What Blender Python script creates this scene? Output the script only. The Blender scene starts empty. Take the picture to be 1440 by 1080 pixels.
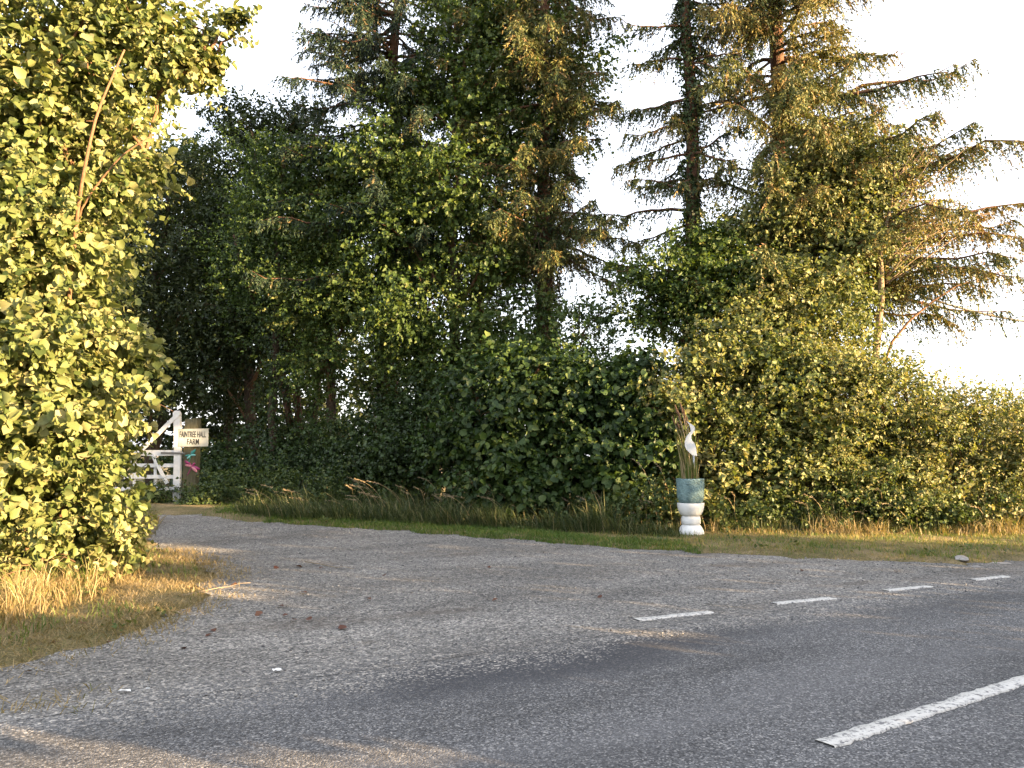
import bpy, bmesh, math, random
import numpy as np
from mathutils import Vector, Matrix
from mathutils.geometry import delaunay_2d_cdt

# ------------------------------------------------------------------ camera, sky, sun, exposure
sc = bpy.context.scene
COL = sc.collection
rng = np.random.default_rng(11)
random.seed(5)
F_PX, HCAM = 1130.0, 1.56
PITCH = math.atan(100 / F_PX)
cam_d = bpy.data.cameras.new('camera'); cam = bpy.data.objects.new('camera', cam_d); COL.objects.link(cam)
cam_d.sensor_width = 36; cam_d.lens = F_PX / 1440 * 36
cam_d.clip_start = 0.05; cam_d.clip_end = 3000
cam.location = (0, 0, HCAM); cam.rotation_euler = (math.pi / 2 + PITCH, 0, 0)
sc.camera = cam

SUN_EL = math.radians(10.0)
PHI = math.radians(-63)                      # heading of the light, from forward (+Y) towards +X
head = Vector((math.sin(PHI) * math.cos(SUN_EL), math.cos(PHI) * math.cos(SUN_EL), -math.sin(SUN_EL)))
sun_d = bpy.data.lights.new('sun', 'SUN'); sun = bpy.data.objects.new('sun', sun_d); COL.objects.link(sun)
sun_d.energy = 5.0; sun_d.angle = math.radians(0.55); sun_d.color = (1.0, 0.68, 0.35)
sun.rotation_euler = head.to_track_quat('-Z', 'Y').to_euler()

world = bpy.data.worlds.new('World'); sc.world = world; world.use_nodes = True
wn = world.node_tree.nodes; wl = world.node_tree.links
sky = wn.new('ShaderNodeTexSky'); sky.sky_type = 'NISHITA'; sky.sun_disc = False
sky.sun_elevation = SUN_EL
sky.sun_rotation = math.atan2(-head.x, -head.y)
sky.air_density = 1.0; sky.dust_density = 4.0; sky.ozone_density = 1.0; sky.altitude = 100
veil = wn.new('ShaderNodeMix'); veil.data_type = 'RGBA'          # even white added over the sky to whiten it and its fill
veil.inputs['Factor'].default_value = .72; veil.inputs['B'].default_value = (2.05, 2.05, 2.2, 1)
wl.new(sky.outputs[0], veil.inputs['A']); wl.new(veil.outputs['Result'], wn['Background'].inputs[0]); wn['Background'].inputs[1].default_value = 0.15

vs = sc.view_settings
vs.view_transform = 'Standard'; vs.look = 'None'; vs.gamma = 1; vs.use_curve_mapping = False
vs.exposure = 2.92
sc.render.engine = 'CYCLES'
cy = sc.cycles
cy.max_bounces = 6; cy.diffuse_bounces = 3; cy.glossy_bounces = 2; cy.transmission_bounces = 4; cy.transparent_max_bounces = 4
cy.use_denoising = True

# ------------------------------------------------------------------ pixel <-> world
CP, SP = math.cos(PITCH), math.sin(PITCH)
def ray(px, py):
    u, v = (px - 720) / F_PX, (540 - py) / F_PX
    return np.array([u, CP - v * SP, SP + v * CP])
def ss(a, b, x):
    t = np.clip((x - a) / (b - a), 0, 1); return t * t * (3 - 2 * t)
def hgt(x, y):
    x = np.asarray(x, float); y = np.asarray(y, float)
    return 0.33 * ss(13, 21, y) * ss(3, -6, x) + 0.10 * ss(15.5, 17.5, y) * ss(2, 5, x)
def G(px, py):
    d = ray(px, py); z = 0.0
    for _ in range(6):
        t = (z - HCAM) / d[2]; x, y = d[0] * t, d[1] * t; z = float(hgt(x, y))
    return np.array([x, y, z])
def A(px, py, Y):
    d = ray(px, py); t = Y / d[1]
    return np.array([d[0] * t, Y, HCAM + d[2] * t])
def project(P):
    P = np.asarray(P) - np.array([0, 0, HCAM])
    depth = P[:, 1] * CP + P[:, 2] * SP
    up = -P[:, 1] * SP + P[:, 2] * CP
    d = np.maximum(depth, 1e-3)
    return 720 + F_PX * P[:, 0] / d, 540 - F_PX * up / d, depth
TH = math.radians(31.0)
SD = np.array([math.cos(TH), math.sin(TH)]); ND = np.array([-math.sin(TH), math.cos(TH)])
def SN(s, n): return SD * s + ND * n
def nrm(v): return v / np.maximum(np.linalg.norm(v, axis=-1, keepdims=True), 1e-9)
def noise2(x, y, seed=0.0):
    return (np.sin(x * 1.7 + seed) * np.cos(y * 1.3 - seed * 2) + 0.5 * np.sin(x * 3.9 + y * 2.7 + seed * 3) + 0.25 * np.sin(x * 8.3 - y * 7.1 + seed)) / 1.75

# ------------------------------------------------------------------ objects and tags
def tag(o, label=None, cat=None, group=None, kind=None):
    if label: o['label'] = label
    if cat: o['category'] = cat
    if group: o['group'] = group
    if kind: o['kind'] = kind
    return o
def thing(name, loc, label, cat, group=None, rz=0):
    o = bpy.data.objects.new(name, None); COL.objects.link(o); o.empty_display_size = .2
    o.location = loc; o.rotation_euler = (0, 0, rz)
    return tag(o, label, cat, group)
def mesh_data(name, V, T, var=None, mat=None, flat=False):
    V = np.asarray(V, np.float32); T = np.asarray(T, np.int32)
    me = bpy.data.meshes.new(name)
    me.vertices.add(len(V)); me.vertices.foreach_set('co', V.ravel())
    me.loops.add(T.size); me.loops.foreach_set('vertex_index', T.ravel())
    me.polygons.add(len(T))
    me.polygons.foreach_set('loop_start', np.arange(len(T), dtype=np.int32) * 3)
    if var is not None:
        a = me.attributes.new('var', 'FLOAT', 'POINT'); a.data.foreach_set('value', np.asarray(var, np.float32))
    me.update(calc_edges=True)
    if flat: me.shade_flat()
    if mat: me.materials.append(mat)
    return me
def link(name, me, parent=None, loc=(0, 0, 0)):
    o = bpy.data.objects.new(name, me); COL.objects.link(o); o.location = loc
    if parent: o.parent = parent
    return o
class MB:
    """collects triangles"""
    def __init__(s): s.V, s.T, s.A, s.n = [], [], [], 0
    def add(s, V, T, var=0.5):
        V = np.asarray(V, float).reshape(-1, 3); T = np.asarray(T, int).reshape(-1, 3)
        s.V.append(V); s.T.append(T + s.n); s.n += len(V)
        s.A.append(np.full(len(V), var) if np.isscalar(var) else np.asarray(var, float))
    def build(s, name, mat, parent=None, off=None, kind=None, flat=False):
        if not s.V: return None
        V = np.concatenate(s.V)
        if off is not None: V = V - np.asarray(off)
        o = link(name, mesh_data(name, V, np.concatenate(s.T), np.concatenate(s.A), mat, flat), parent)
        if kind: o['kind'] = kind
        return o
    def tube(s, P, R, k=7, var=0.5, wob=0.0):
        P = np.asarray(P, float); R = np.broadcast_to(np.asarray(R, float), (len(P),))
        tan = nrm(np.gradient(P, axis=0))
        ref = np.array([0.31, 0.17, 0.93]) if abs(tan[0][2]) < .9 else np.array([1.0, 0.1, 0])
        a = nrm(np.cross(tan, ref)); b = np.cross(tan, a)
        ang = np.linspace(0, 2 * np.pi, k, endpoint=False)
        rr = R[:, None] * (1 + wob * rng.normal(size=(len(P), k)))
        ring = P[:, None] + rr[..., None] * (np.cos(ang)[None, :, None] * a[:, None] + np.sin(ang)[None, :, None] * b[:, None])
        V = ring.reshape(-1, 3); i = np.arange(len(P) - 1)[:, None] * k; j = np.arange(k)[None]; j2 = (j + 1) % k
        q = np.stack([i + j, i + j2, i + k + j2, i + k + j], -1).reshape(-1, 4)
        T = np.concatenate([q[:, [0, 1, 2]], q[:, [0, 2, 3]]])
        V = np.concatenate([V, P[:1], P[-1:]]); c0, c1 = len(V) - 2, len(V) - 1
        jj = np.arange(k); j3 = (jj + 1) % k; L = (len(P) - 1) * k
        T = np.concatenate([T, np.stack([np.full(k, c0), j3, jj], -1), np.stack([np.full(k, c1), L + jj, L + j3], -1)])
        s.add(V, T, var)
    def box(s, c, size, R=None, var=0.5):
        c = np.asarray(c, float); h = np.asarray(size, float) / 2
        v = np.array([[x, y, z] for x in (-1, 1) for y in (-1, 1) for z in (-1, 1)]) * h
        if R is not None: v = v @ np.asarray(R).T
        q = [(0, 1, 3, 2), (4, 6, 7, 5), (0, 4, 5, 1), (2, 3, 7, 6), (0, 2, 6, 4), (1, 5, 7, 3)]
        T = [t for a in q for t in ((a[0], a[1], a[2]), (a[0], a[2], a[3]))]
        s.add(v + c, T, var)
    def lathe(s, prof, k=28, c=(0, 0, 0), var=0.5):
        prof = np.asarray(prof, float); ang = np.linspace(0, 2 * np.pi, k, endpoint=False)
        V = np.stack([prof[:, 0][:, None] * np.cos(ang), prof[:, 0][:, None] * np.sin(ang), np.repeat(prof[:, 1][:, None], k, 1)], -1).reshape(-1, 3) + np.asarray(c)
        i = np.arange(len(prof) - 1)[:, None] * k; j = np.arange(k)[None]; j2 = (j + 1) % k
        q = np.stack([i + j, i + j2, i + k + j2, i + k + j], -1).reshape(-1, 4)
        s.add(V, np.concatenate([q[:, [0, 1, 2]], q[:, [0, 2, 3]]]), var)

# ------------------------------------------------------------------ materials
def new_mat(name):
    m = bpy.data.materials.new(name); m.use_nodes = True
    nt = m.node_tree; return m, nt, nt.nodes, nt.links, nt.nodes['Principled BSDF']
def ramp(nd, pts):
    r = nd.new('ShaderNodeValToRGB'); e = r.color_ramp.elements
    while len(e) < len(pts): e.new(0.5)
    for k, (p, c) in enumerate(pts): e[k].position = p; e[k].color = (*c, 1)
    return r
def leaf_mat(name, cols, trans=0.35, tcol=None, rough=0.5, spec=0.3, nscale=0.7, namp=0.35):
    m, nt, nd, lk, b = new_mat(name)
    at = nd.new('ShaderNodeAttribute'); at.attribute_name = 'var'
    tc = nd.new('ShaderNodeNewGeometry'); nz = nd.new('ShaderNodeTexNoise'); nz.inputs['Scale'].default_value = nscale; nz.inputs['Detail'].default_value = 2
    lk.new(tc.outputs['Position'], nz.inputs['Vector'])
    ma = nd.new('ShaderNodeMath'); ma.operation = 'MULTIPLY_ADD'; ma.inputs[1].default_value = namp; 
    lk.new(nz.outputs['Fac'], ma.inputs[0])
    sb = nd.new('ShaderNodeMath'); sb.operation = 'SUBTRACT'; sb.inputs[1].default_value = namp / 2
    lk.new(at.outputs['Fac'], sb.inputs[0]); lk.new(sb.outputs[0], ma.inputs[2])
    n = len(cols); r = ramp(nd, [(k / (n - 1), c) for k, c in enumerate(cols)])
    lk.new(ma.outputs[0], r.inputs[0]); lk.new(r.outputs[0], b.inputs['Base Color'])
    b.inputs['Roughness'].default_value = rough; b.inputs['Specular IOR Level'].default_value = spec
    t = nd.new('ShaderNodeBsdfTranslucent')
    mx = nd.new('ShaderNodeMix'); mx.data_type = 'RGBA'; mx.blend_type = 'MULTIPLY'; mx.inputs['Factor'].default_value = 1
    lk.new(r.outputs[0], mx.inputs['A']); mx.inputs['B'].default_value = (*(tcol or (1.25, 1.2, 0.5)), 1)
    lk.new(mx.outputs['Result'], t.inputs['Color'])
    ms = nd.new('ShaderNodeMixShader'); ms.inputs[0].default_value = trans
    lk.new(b.outputs[0], ms.inputs[1]); lk.new(t.outputs[0], ms.inputs[2]); lk.new(ms.outputs[0], nd['Material Output'].inputs[0])
    return m
def rough_mat(name, pts, scale=6, stretch=(1, 1, 1), rough=0.85, bump=0.3, bscale=30, spec=0.2, detail=6, dist=0.02):
    m, nt, nd, lk, b = new_mat(name)
    tc = nd.new('ShaderNodeTexCoord'); mp = nd.new('ShaderNodeMapping'); mp.inputs['Scale'].default_value = stretch
    lk.new(tc.outputs['Object'], mp.inputs[0])
    nz = nd.new('ShaderNodeTexNoise'); nz.inputs['Scale'].default_value = scale; nz.inputs['Detail'].default_value = detail; nz.inputs['Roughness'].default_value = .65
    lk.new(mp.outputs[0], nz.inputs['Vector'])
    r = ramp(nd, pts); lk.new(nz.outputs['Fac'], r.inputs[0]); lk.new(r.outputs[0], b.inputs['Base Color'])
    n2 = nd.new('ShaderNodeTexNoise'); n2.inputs['Scale'].default_value = bscale; n2.inputs['Detail'].default_value = 4
    lk.new(mp.outputs[0], n2.inputs['Vector'])
    bp = nd.new('ShaderNodeBump'); bp.inputs['Strength'].default_value = bump; bp.inputs['Distance'].default_value = dist
    lk.new(n2.outputs['Fac'], bp.inputs['Height']); lk.new(bp.outputs[0], b.inputs['Normal'])
    b.inputs['Roughness'].default_value = rough; b.inputs['Specular IOR Level'].default_value = spec
    return m
def plain(name, c, rough=0.5, spec=0.4, metal=0):
    return rough_mat(name, [(0.3, tuple(x * .85 for x in c)), (0.7, tuple(min(1, x * 1.1) for x in c))], scale=9, rough=rough, spec=spec, bump=.15, bscale=60, dist=.004)

M = {}
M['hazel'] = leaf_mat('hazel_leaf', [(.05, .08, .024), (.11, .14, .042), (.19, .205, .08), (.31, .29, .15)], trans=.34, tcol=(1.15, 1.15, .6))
M['hazel_shade'] = leaf_mat('shaded_hazel_leaf', [(.016, .036, .011), (.03, .06, .016), (.055, .094, .022), (.12, .15, .045)], trans=.3)  # darker copy of the hazel leaf; shade put into the colour
M['hawthorn'] = leaf_mat('hawthorn_leaf', [(.045, .07, .02), (.10, .13, .038), (.18, .195, .07), (.31, .28, .14)], trans=.32)
M['maple'] = leaf_mat('maple_leaf', [(.022, .045, .012), (.042, .076, .018), (.075, .115, .026), (.14, .15, .045)], trans=.35)
M['willow'] = leaf_mat('willow_leaf', [(.016, .028, .010), (.032, .05, .015), (.06, .075, .024), (.12, .12, .045)], trans=.3)  # leaf tones darkened in place of the thicket's shade
M['ivy'] = leaf_mat('ivy_leaf', [(.010, .022, .007), (.02, .04, .011), (.04, .07, .017), (.09, .11, .03)], trans=.12, rough=.45, spec=.3)  # holly and ivy colour also carries the shade under the trees
M['spruce'] = leaf_mat('spruce_needle', [(.012, .026, .013), (.038, .058, .018), (.105, .115, .032), (.21, .165, .055), (.20, .115, .055)], trans=.12, rough=.55)  # sunlit copy; gold of the low sun put into the needle tones
M['spruce_shade'] = leaf_mat('spruce_needle_shade', [(.012, .026, .016), (.022, .042, .022), (.04, .06, .024), (.08, .075, .03), (.12, .075, .035)], trans=.1, rough=.55)  # shaded copy of the spruce needles; dark tone stands in for shade
M['nettle'] = leaf_mat('undergrowth_leaf', [(.02, .04, .013), (.042, .072, .022), (.08, .11, .034), (.14, .15, .05)], trans=.3)
M['grass'] = leaf_mat('grass_blade', [(.035, .075, .014), (.06, .12, .02), (.12, .16, .035), (.28, .22, .09)], trans=.35, namp=.5, nscale=1.2)
M['long'] = leaf_mat('long_grass_blade', [(.025, .045, .016), (.05, .075, .028), (.11, .125, .055), (.27, .23, .14)], trans=.3, namp=.5, nscale=1.5)
M['dry'] = leaf_mat('dry_grass', [(.10, .11, .04), (.20, .15, .07), (.31, .24, .13), (.42, .34, .20)], trans=.3, namp=.5, nscale=1.4)
M['seed'] = leaf_mat('seed_head', [(.18, .14, .09), (.29, .23, .16), (.40, .33, .24)], trans=.3)
M['deadleaf'] = leaf_mat('fallen_leaf', [(.04, .018, .012), (.075, .028, .016), (.12, .055, .03)], trans=.1)
M['twig'] = rough_mat('twig_bark', [(.3, (.10, .055, .03)), (.7, (.20, .12, .07))], scale=20, bump=.3)
M['bark'] = rough_mat('bark', [(.3, (.03, .022, .016)), (.7, (.09, .065, .045))], scale=8, stretch=(3, 3, .6), bump=.9, bscale=14, dist=.04)
M['barkred'] = rough_mat('spruce_bark', [(.3, (.05, .028, .018)), (.7, (.15, .08, .05))], scale=9, stretch=(3, 3, .8), bump=.9, bscale=16, dist=.04)
M['pale'] = rough_mat('pale_bark', [(.3, (.14, .10, .065)), (.7, (.32, .24, .165))], scale=7, stretch=(3, 3, .5), bump=.6, bscale=16)

# ------------------------------------------------------------------ leaf templates (x across, y along, z normal)
HAZEL_V = np.array([[0, 0, 0], [-.30, .12, .05], [-.46, .42, .07], [-.36, .74, .05], [0, 1.05, -.06], [.36, .74, .05], [.46, .42, .07], [.30, .12, .05], [0, .5, -.02]])
HAZEL_T = np.array([[8, 0, 1], [8, 1, 2], [8, 2, 3], [8, 3, 4], [8, 4, 5], [8, 5, 6], [8, 6, 7], [8, 7, 0]])[:, [0, 2, 1]]
LEAF_V = np.array([[0, 0, 0], [-.34, .48, .10], [0, 1, -.04], [.34, .48, .10]])
LEAF_T = np.array([[0, 3, 2], [0, 2, 1]])
LOBE_V = np.array([[0, 0, 0], [-.5, .35, .06], [-.22, .55, .0], [0, 1, -.05], [.22, .55, .0], [.5, .35, .06]])
LOBE_T = np.array([[0, 2, 1], [0, 3, 2], [0, 4, 3], [0, 5, 4]])
WIDE_V = LEAF_V * np.array([1.3, 1, 1])
ROUND_V = np.array([[0, 0, 0], [-.44, .34, .06], [-.36, .74, .05], [0, 1.02, -.06], [.36, .74, .05], [.44, .34, .06]])
ROUND_T = np.array([[0, 2, 1], [0, 3, 2], [0, 4, 3], [0, 5, 4]])
NARROW_V = LEAF_V * np.array([.45, 1, 1])
def frames(D, N):
    Y = nrm(D); X = nrm(np.cross(Y, N)); Z = np.cross(X, Y); return X, Y, Z
def leaves(mb, P, D, N, size, tv, tt, var):
    X, Y, Z = frames(D, N); size = np.broadcast_to(size, (len(P),))
    n_ = len(P); fold = rng.uniform(-.1, .6, (n_, 1)); curl = rng.normal(-.12, .22, (n_, 1)); wide = rng.uniform(.75, 1.15, (n_, 1))
    tx = tv[None, :, 0] * wide; tz = tv[None, :, 2] + fold * np.abs(tv[None, :, 0]) + curl * tv[None, :, 1] ** 2
    V = P[:, None] + size[:, None, None] * (tx[..., None] * X[:, None] + tv[None, :, 1:2] * Y[:, None] + tz[..., None] * Z[:, None])
    k = len(tv); T = (tt[None] + (np.arange(len(P)) * k)[:, None, None]).reshape(-1, 3)
    mb.add(V.reshape(-1, 3), T, np.repeat(var, k))
def blades(mb, P, D, L, W, var, side=None):
    """single-triangle needles"""
    n = len(P); r = rng.normal(size=(n, 3)) if side is None else side
    S = nrm(np.cross(D, r)) * (np.broadcast_to(W, (n,))[:, None] / 2)
    V = np.stack([P - S, P + S, P + nrm(D) * np.broadcast_to(L, (n,))[:, None]], 1)
    mb.add(V.reshape(-1, 3), np.arange(3 * n).reshape(-1, 3), np.repeat(var, 3))
def grass_blades(mb, P, H, W, lean, var, curl=.5):
    """arched two-segment blades; lean is (n,2) horizontal offset as a share of the height"""
    n = len(P); a = rng.uniform(0, 2 * np.pi, n)
    S = np.stack([np.cos(a), np.sin(a), np.zeros(n)], 1) * (np.broadcast_to(W, (n,))[:, None] / 2)
    L3 = np.concatenate([lean, np.zeros((n, 1))], 1) * H[:, None]
    up = np.zeros((n, 3)); up[:, 2] = H
    m1 = P + up * .55 + L3 * .35
    tip = P + up * (1 - curl * np.minimum(np.linalg.norm(lean, axis=1), 1.2) * .5)[:, None] + L3
    V = np.stack([P - S, P + S, m1 - S * .8, m1 + S * .8, tip], 1).reshape(-1, 3)
    T = (np.array([[0, 1, 3], [0, 3, 2], [2, 3, 4]])[None] + (np.arange(n) * 5)[:, None, None]).reshape(-1, 3)
    mb.add(V, T, np.repeat(var, 5))

def blob(px, py, Y, rx, ry, rd=None):
    k = Y / F_PX
    return A(px, py, Y), np.array([rx * k, rd if rd else (rx + ry) * .5 * k, ry * k])
def sample_twigs(blobs, n, shell=.45, zmin=.05, clump=14, cr=.28):
    """twigs gathered in clumps, the clumps spread through the blobs' volume"""
    vol = np.array([np.prod(r) ** .5 for _, r in blobs]); nc = max(3, n // clump)
    idx = rng.choice(len(blobs), nc, p=vol / vol.sum())
    C = np.array([b[0] for b in blobs])[idx]; R = np.array([b[1] for b in blobs])[idx]
    u = nrm(rng.normal(size=(nc, 3))); rad = rng.uniform(0, 1, nc) ** shell
    rad *= 1 + .18 * np.sin(u[:, 0] * 5 + idx) * np.cos(u[:, 2] * 6 + idx * 2) + .17 * rng.normal(size=nc)
    P = C + u * R * rad[:, None]; out = nrm(u / R)
    w = rng.uniform(.3, 1.7, nc); k = rng.choice(nc, n, p=w / w.sum())
    o = rng.normal(size=(n, 3)) * np.array([1, 1, .6]) * cr * np.minimum(1, R[k].min(1, keepdims=True) / (cr * 1.6))
    Q = P[k] + o; out = nrm(out[k] + .9 * nrm(o))
    ok = Q[:, 2] > hgt(Q[:, 0], Q[:, 1]) + zmin
    return Q[ok], out[ok], k[ok]
def twig_leaves(P, out, per, tlen, size, up=.35, droop=0.0, spread=.8, jit=.3):
    """rows of leaves along short twigs"""
    n = len(P)
    D = nrm(out + np.array([0, 0, up]) + jit * rng.normal(size=(n, 3)))
    t = (np.arange(per) + .5) / per
    L = tlen * rng.uniform(.6, 1.3, n)
    Q = P[:, None] + D[:, None] * (L[:, None] * t)[..., None]
    Q[..., 2] -= droop * (L[:, None] * t) ** 2
    Q = Q.reshape(-1, 3); DD = np.repeat(D, per, 0)
    sidev = nrm(np.cross(DD, rng.normal(size=DD.shape)))
    LD = nrm(DD * .5 + sidev * spread + np.array([0, 0, -droop * .6 - .1]))
    N = nrm(np.array([0, 0, .45]) + .65 * np.repeat(out, per, 0) + .55 * rng.normal(size=DD.shape))
    S = size * rng.uniform(.45, 1.3, len(Q))
    return Q, LD, N, S
def limb(mb, a, b, r0, r1, sag=.1, seg=6, k=6, jit=.06):
    a = np.asarray(a, float); b = np.asarray(b, float); t = np.linspace(0, 1, seg)
    L = np.linalg.norm(b - a); P = a + (b - a) * t[:, None]
    P[:, 2] += sag * L * np.sin(np.pi * t); P[1:-1] += rng.normal(size=(seg - 2, 3)) * jit * L * .3
    mb.tube(P, r0 + (r1 - r0) * t, k); return P
def trunk_path(base, top, seg=9, wob=.12):
    t = np.linspace(0, 1, seg); P = np.asarray(base) + (np.asarray(top) - np.asarray(base)) * t[:, None]
    P[1:-1, :2] += rng.normal(size=(seg - 2, 2)) * wob
    return P
def path_at(P, z):
    return np.array([np.interp(z, P[:, 2], P[:, k]) for k in range(3)])

def pick_leaves(root, off, Q, LD, N, S, mat, tv, tt, name='leaf', n_pick=300, box=(0, 1440, 0, 1080), cell=13):
    """the leaves that show largest become objects of their own; returns the mask of the rest"""
    px, py, dep = project(Q)
    inside = (px > box[0]) & (px < box[1]) & (py > box[2]) & (py < box[3]) & (dep > 1)
    front = np.full(len(Q), False)
    key = (px // cell).astype(int) * 4000 + (py // cell).astype(int)
    order = np.argsort(dep); seen = set()
    for i in order:
        if inside[i] and key[i] not in seen: seen.add(key[i]); front[i] = True
    area = np.where(front, S / dep, 0); pick = np.argsort(-area)[:n_pick]
    variants = []
    for q, v in enumerate((.2, .35, .5, .6, .72, .85, .45)):
        w_ = HAZEL_V.copy(); w_[:, 2] += (.1 + .09 * q) * np.abs(w_[:, 0]) + (-.35 + .1 * ((q * 3) % 7)) * w_[:, 1] ** 2; w_[:, 0] *= .8 + .06 * ((q * 5) % 7)
        variants.append(mesh_data(name, w_, HAZEL_T, np.full(len(w_), v), mat))
    X, Y, Z = frames(LD, N)
    for i in pick:
        if area[i] <= 0: continue
        o = link(name, variants[i % 7], root)
        o.matrix_local = Matrix(((X[i][0] * S[i], Y[i][0] * S[i], Z[i][0] * S[i], Q[i][0] - off[0]),
                                 (X[i][1] * S[i], Y[i][1] * S[i], Z[i][1] * S[i], Q[i][1] - off[1]),
                                 (X[i][2] * S[i], Y[i][2] * S[i], Z[i][2] * S[i], Q[i][2] - off[2]), (0, 0, 0, 1)))
    keep = np.ones(len(Q), bool); keep[pick] = False
    return keep

def leafy(name, label, cat, group, base, top, r0, blobs, n_twigs, per, tlen, size, mat, tv=LEAF_V, tt=LEAF_T, up=.35, droop=0,
          shell=.45, bark='bark', limbs=True, pick=0, pickbox=None, fine=60, vmu=.45, vsd=.2, cell=13, cr_=.3, shoots=0):
    base = np.array([base[0], base[1], float(hgt(base[0], base[1]))])
    root = thing(name, base, label, cat, group)
    tr = MB(); cr = MB()
    P = None
    if top is not None:
        P = trunk_path([base[0], base[1], base[2] - .1], top, 10, .05 + r0 * .3)
        tr.tube(P, np.linspace(r0 * 1.15, r0 * .25, 10), 9, wob=.06); tr.build('trunk', M[bark], root, base)
    if limbs:
        for c, r in blobs:
            br = MB()
            if P is not None:
                zz = np.clip(c[2] - r[2] * .8 - rng.uniform(.2, 1.2), base[2] + .5, P[-1, 2]); a = path_at(P, zz)
            else:
                a = np.array([c[0] * .6 + base[0] * .4, c[1], float(hgt(c[0], c[1]))])
                low = [b_[0] for b_ in blobs if b_[0][2] < c[2] - .25]
                if low and c[2] - r[2] > a[2] + .5: a = min(low, key=lambda q: np.linalg.norm((q - c) * [1.6, 1, 1]))
            L = limb(br, a, c, r0 * .38 if P is not None else .028, .012)
            for _ in range(max(3, fine // len(blobs))):
                u = nrm(rng.normal(size=3)); limb(br, L[rng.integers(2, 6)], c + u * r * rng.uniform(.7, 1.1), .012, .004, seg=4, k=4)
            br.build('branch', M['twig' if bark != 'pale' else 'pale'], root, base)
    Pt, out, idx = sample_twigs(blobs, n_twigs, shell, cr=cr_)
    Q, LD, N, S = twig_leaves(Pt, out, per, tlen, size, up, droop)
    cs = rng.uniform(.7, 1.35, idx.max() + 1); S = S * np.repeat(cs[idx], per)
    ct = rng.normal(0, vsd * .6, idx.max() + 1); tone = vmu + ct[idx] + rng.normal(0, vsd * .3, len(Pt)); var = np.clip(np.repeat(tone, per) + rng.normal(0, vsd * .7, len(Q)), 0.02, .98)
    if shoots:                                               # stray upright shoots above the hedge line
        hi = np.argsort(-(Pt[:, 2] + .5 * rng.normal(size=len(Pt))))[:len(Pt) // 4]; hi = rng.choice(hi, shoots)
        sh = Pt[hi]; d = nrm(np.stack([rng.normal(0, .3, shoots), rng.normal(0, .3, shoots), np.ones(shoots)], 1)); L_ = rng.uniform(.25, .85, shoots); m_ = 12
        t_ = np.linspace(.1, 1, m_); q2 = (sh[:, None] + d[:, None] * (L_[:, None] * t_)[..., None]).reshape(-1, 3)
        l2 = nrm(rng.normal(size=q2.shape) + [0, 0, .5]); Q = np.concatenate([Q, q2]); LD = np.concatenate([LD, l2]); N = np.concatenate([N, nrm(rng.normal(size=q2.shape) + [0, -.3, .5])])
        S = np.concatenate([S, size * rng.uniform(.5, 1, len(q2))]); var = np.concatenate([var, np.clip(rng.normal(.6, .2, len(q2)), 0, 1)])
    keep = np.ones(len(Q), bool)
    if pick: keep = pick_leaves(root, base, Q, LD, N, S, mat, tv, tt, n_pick=pick, box=pickbox or (0, 1440, 0, 1080), cell=cell)
    leaves(cr, Q[keep], LD[keep], N[keep], S[keep], tv, tt, var[keep])
    cr.build('crown', mat, root, base, 'stuff')
    return root

def ivy_on(root, P, z0, z1, rad, n, off, name='ivy', mat=None, size=.085):
    mb = MB(); z = rng.uniform(z0, z1, n); C = np.stack([np.interp(z, P[:, 2], P[:, k]) for k in range(3)], 1)
    a = rng.uniform(0, 2 * np.pi, n); rr = rad * (1 + .45 * np.sin(z * 2.3 + a * 2) + .25 * np.sin(z * 5.1 - a * 3)) * rng.uniform(.55, 1.15, n)
    o = np.stack([np.cos(a), np.sin(a), np.zeros(n)], 1); Q = C + o * rr[:, None]
    N = nrm(o + .5 * rng.normal(size=(n, 3)) + np.array([0, 0, .3])); D = nrm(np.array([0, 0, -.8]) + o * .3 + .6 * rng.normal(size=(n, 3)))
    var = np.clip(.4 + .15 * np.sin(z * 3 + a) + .2 * rng.normal(size=n), 0.02, .98)
    leaves(mb, Q, D, N, size * rng.uniform(.6, 1.3, n), WIDE_V, LEAF_T, var)
    return mb.build(name, mat or M['ivy'], root, off, 'stuff')

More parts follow.
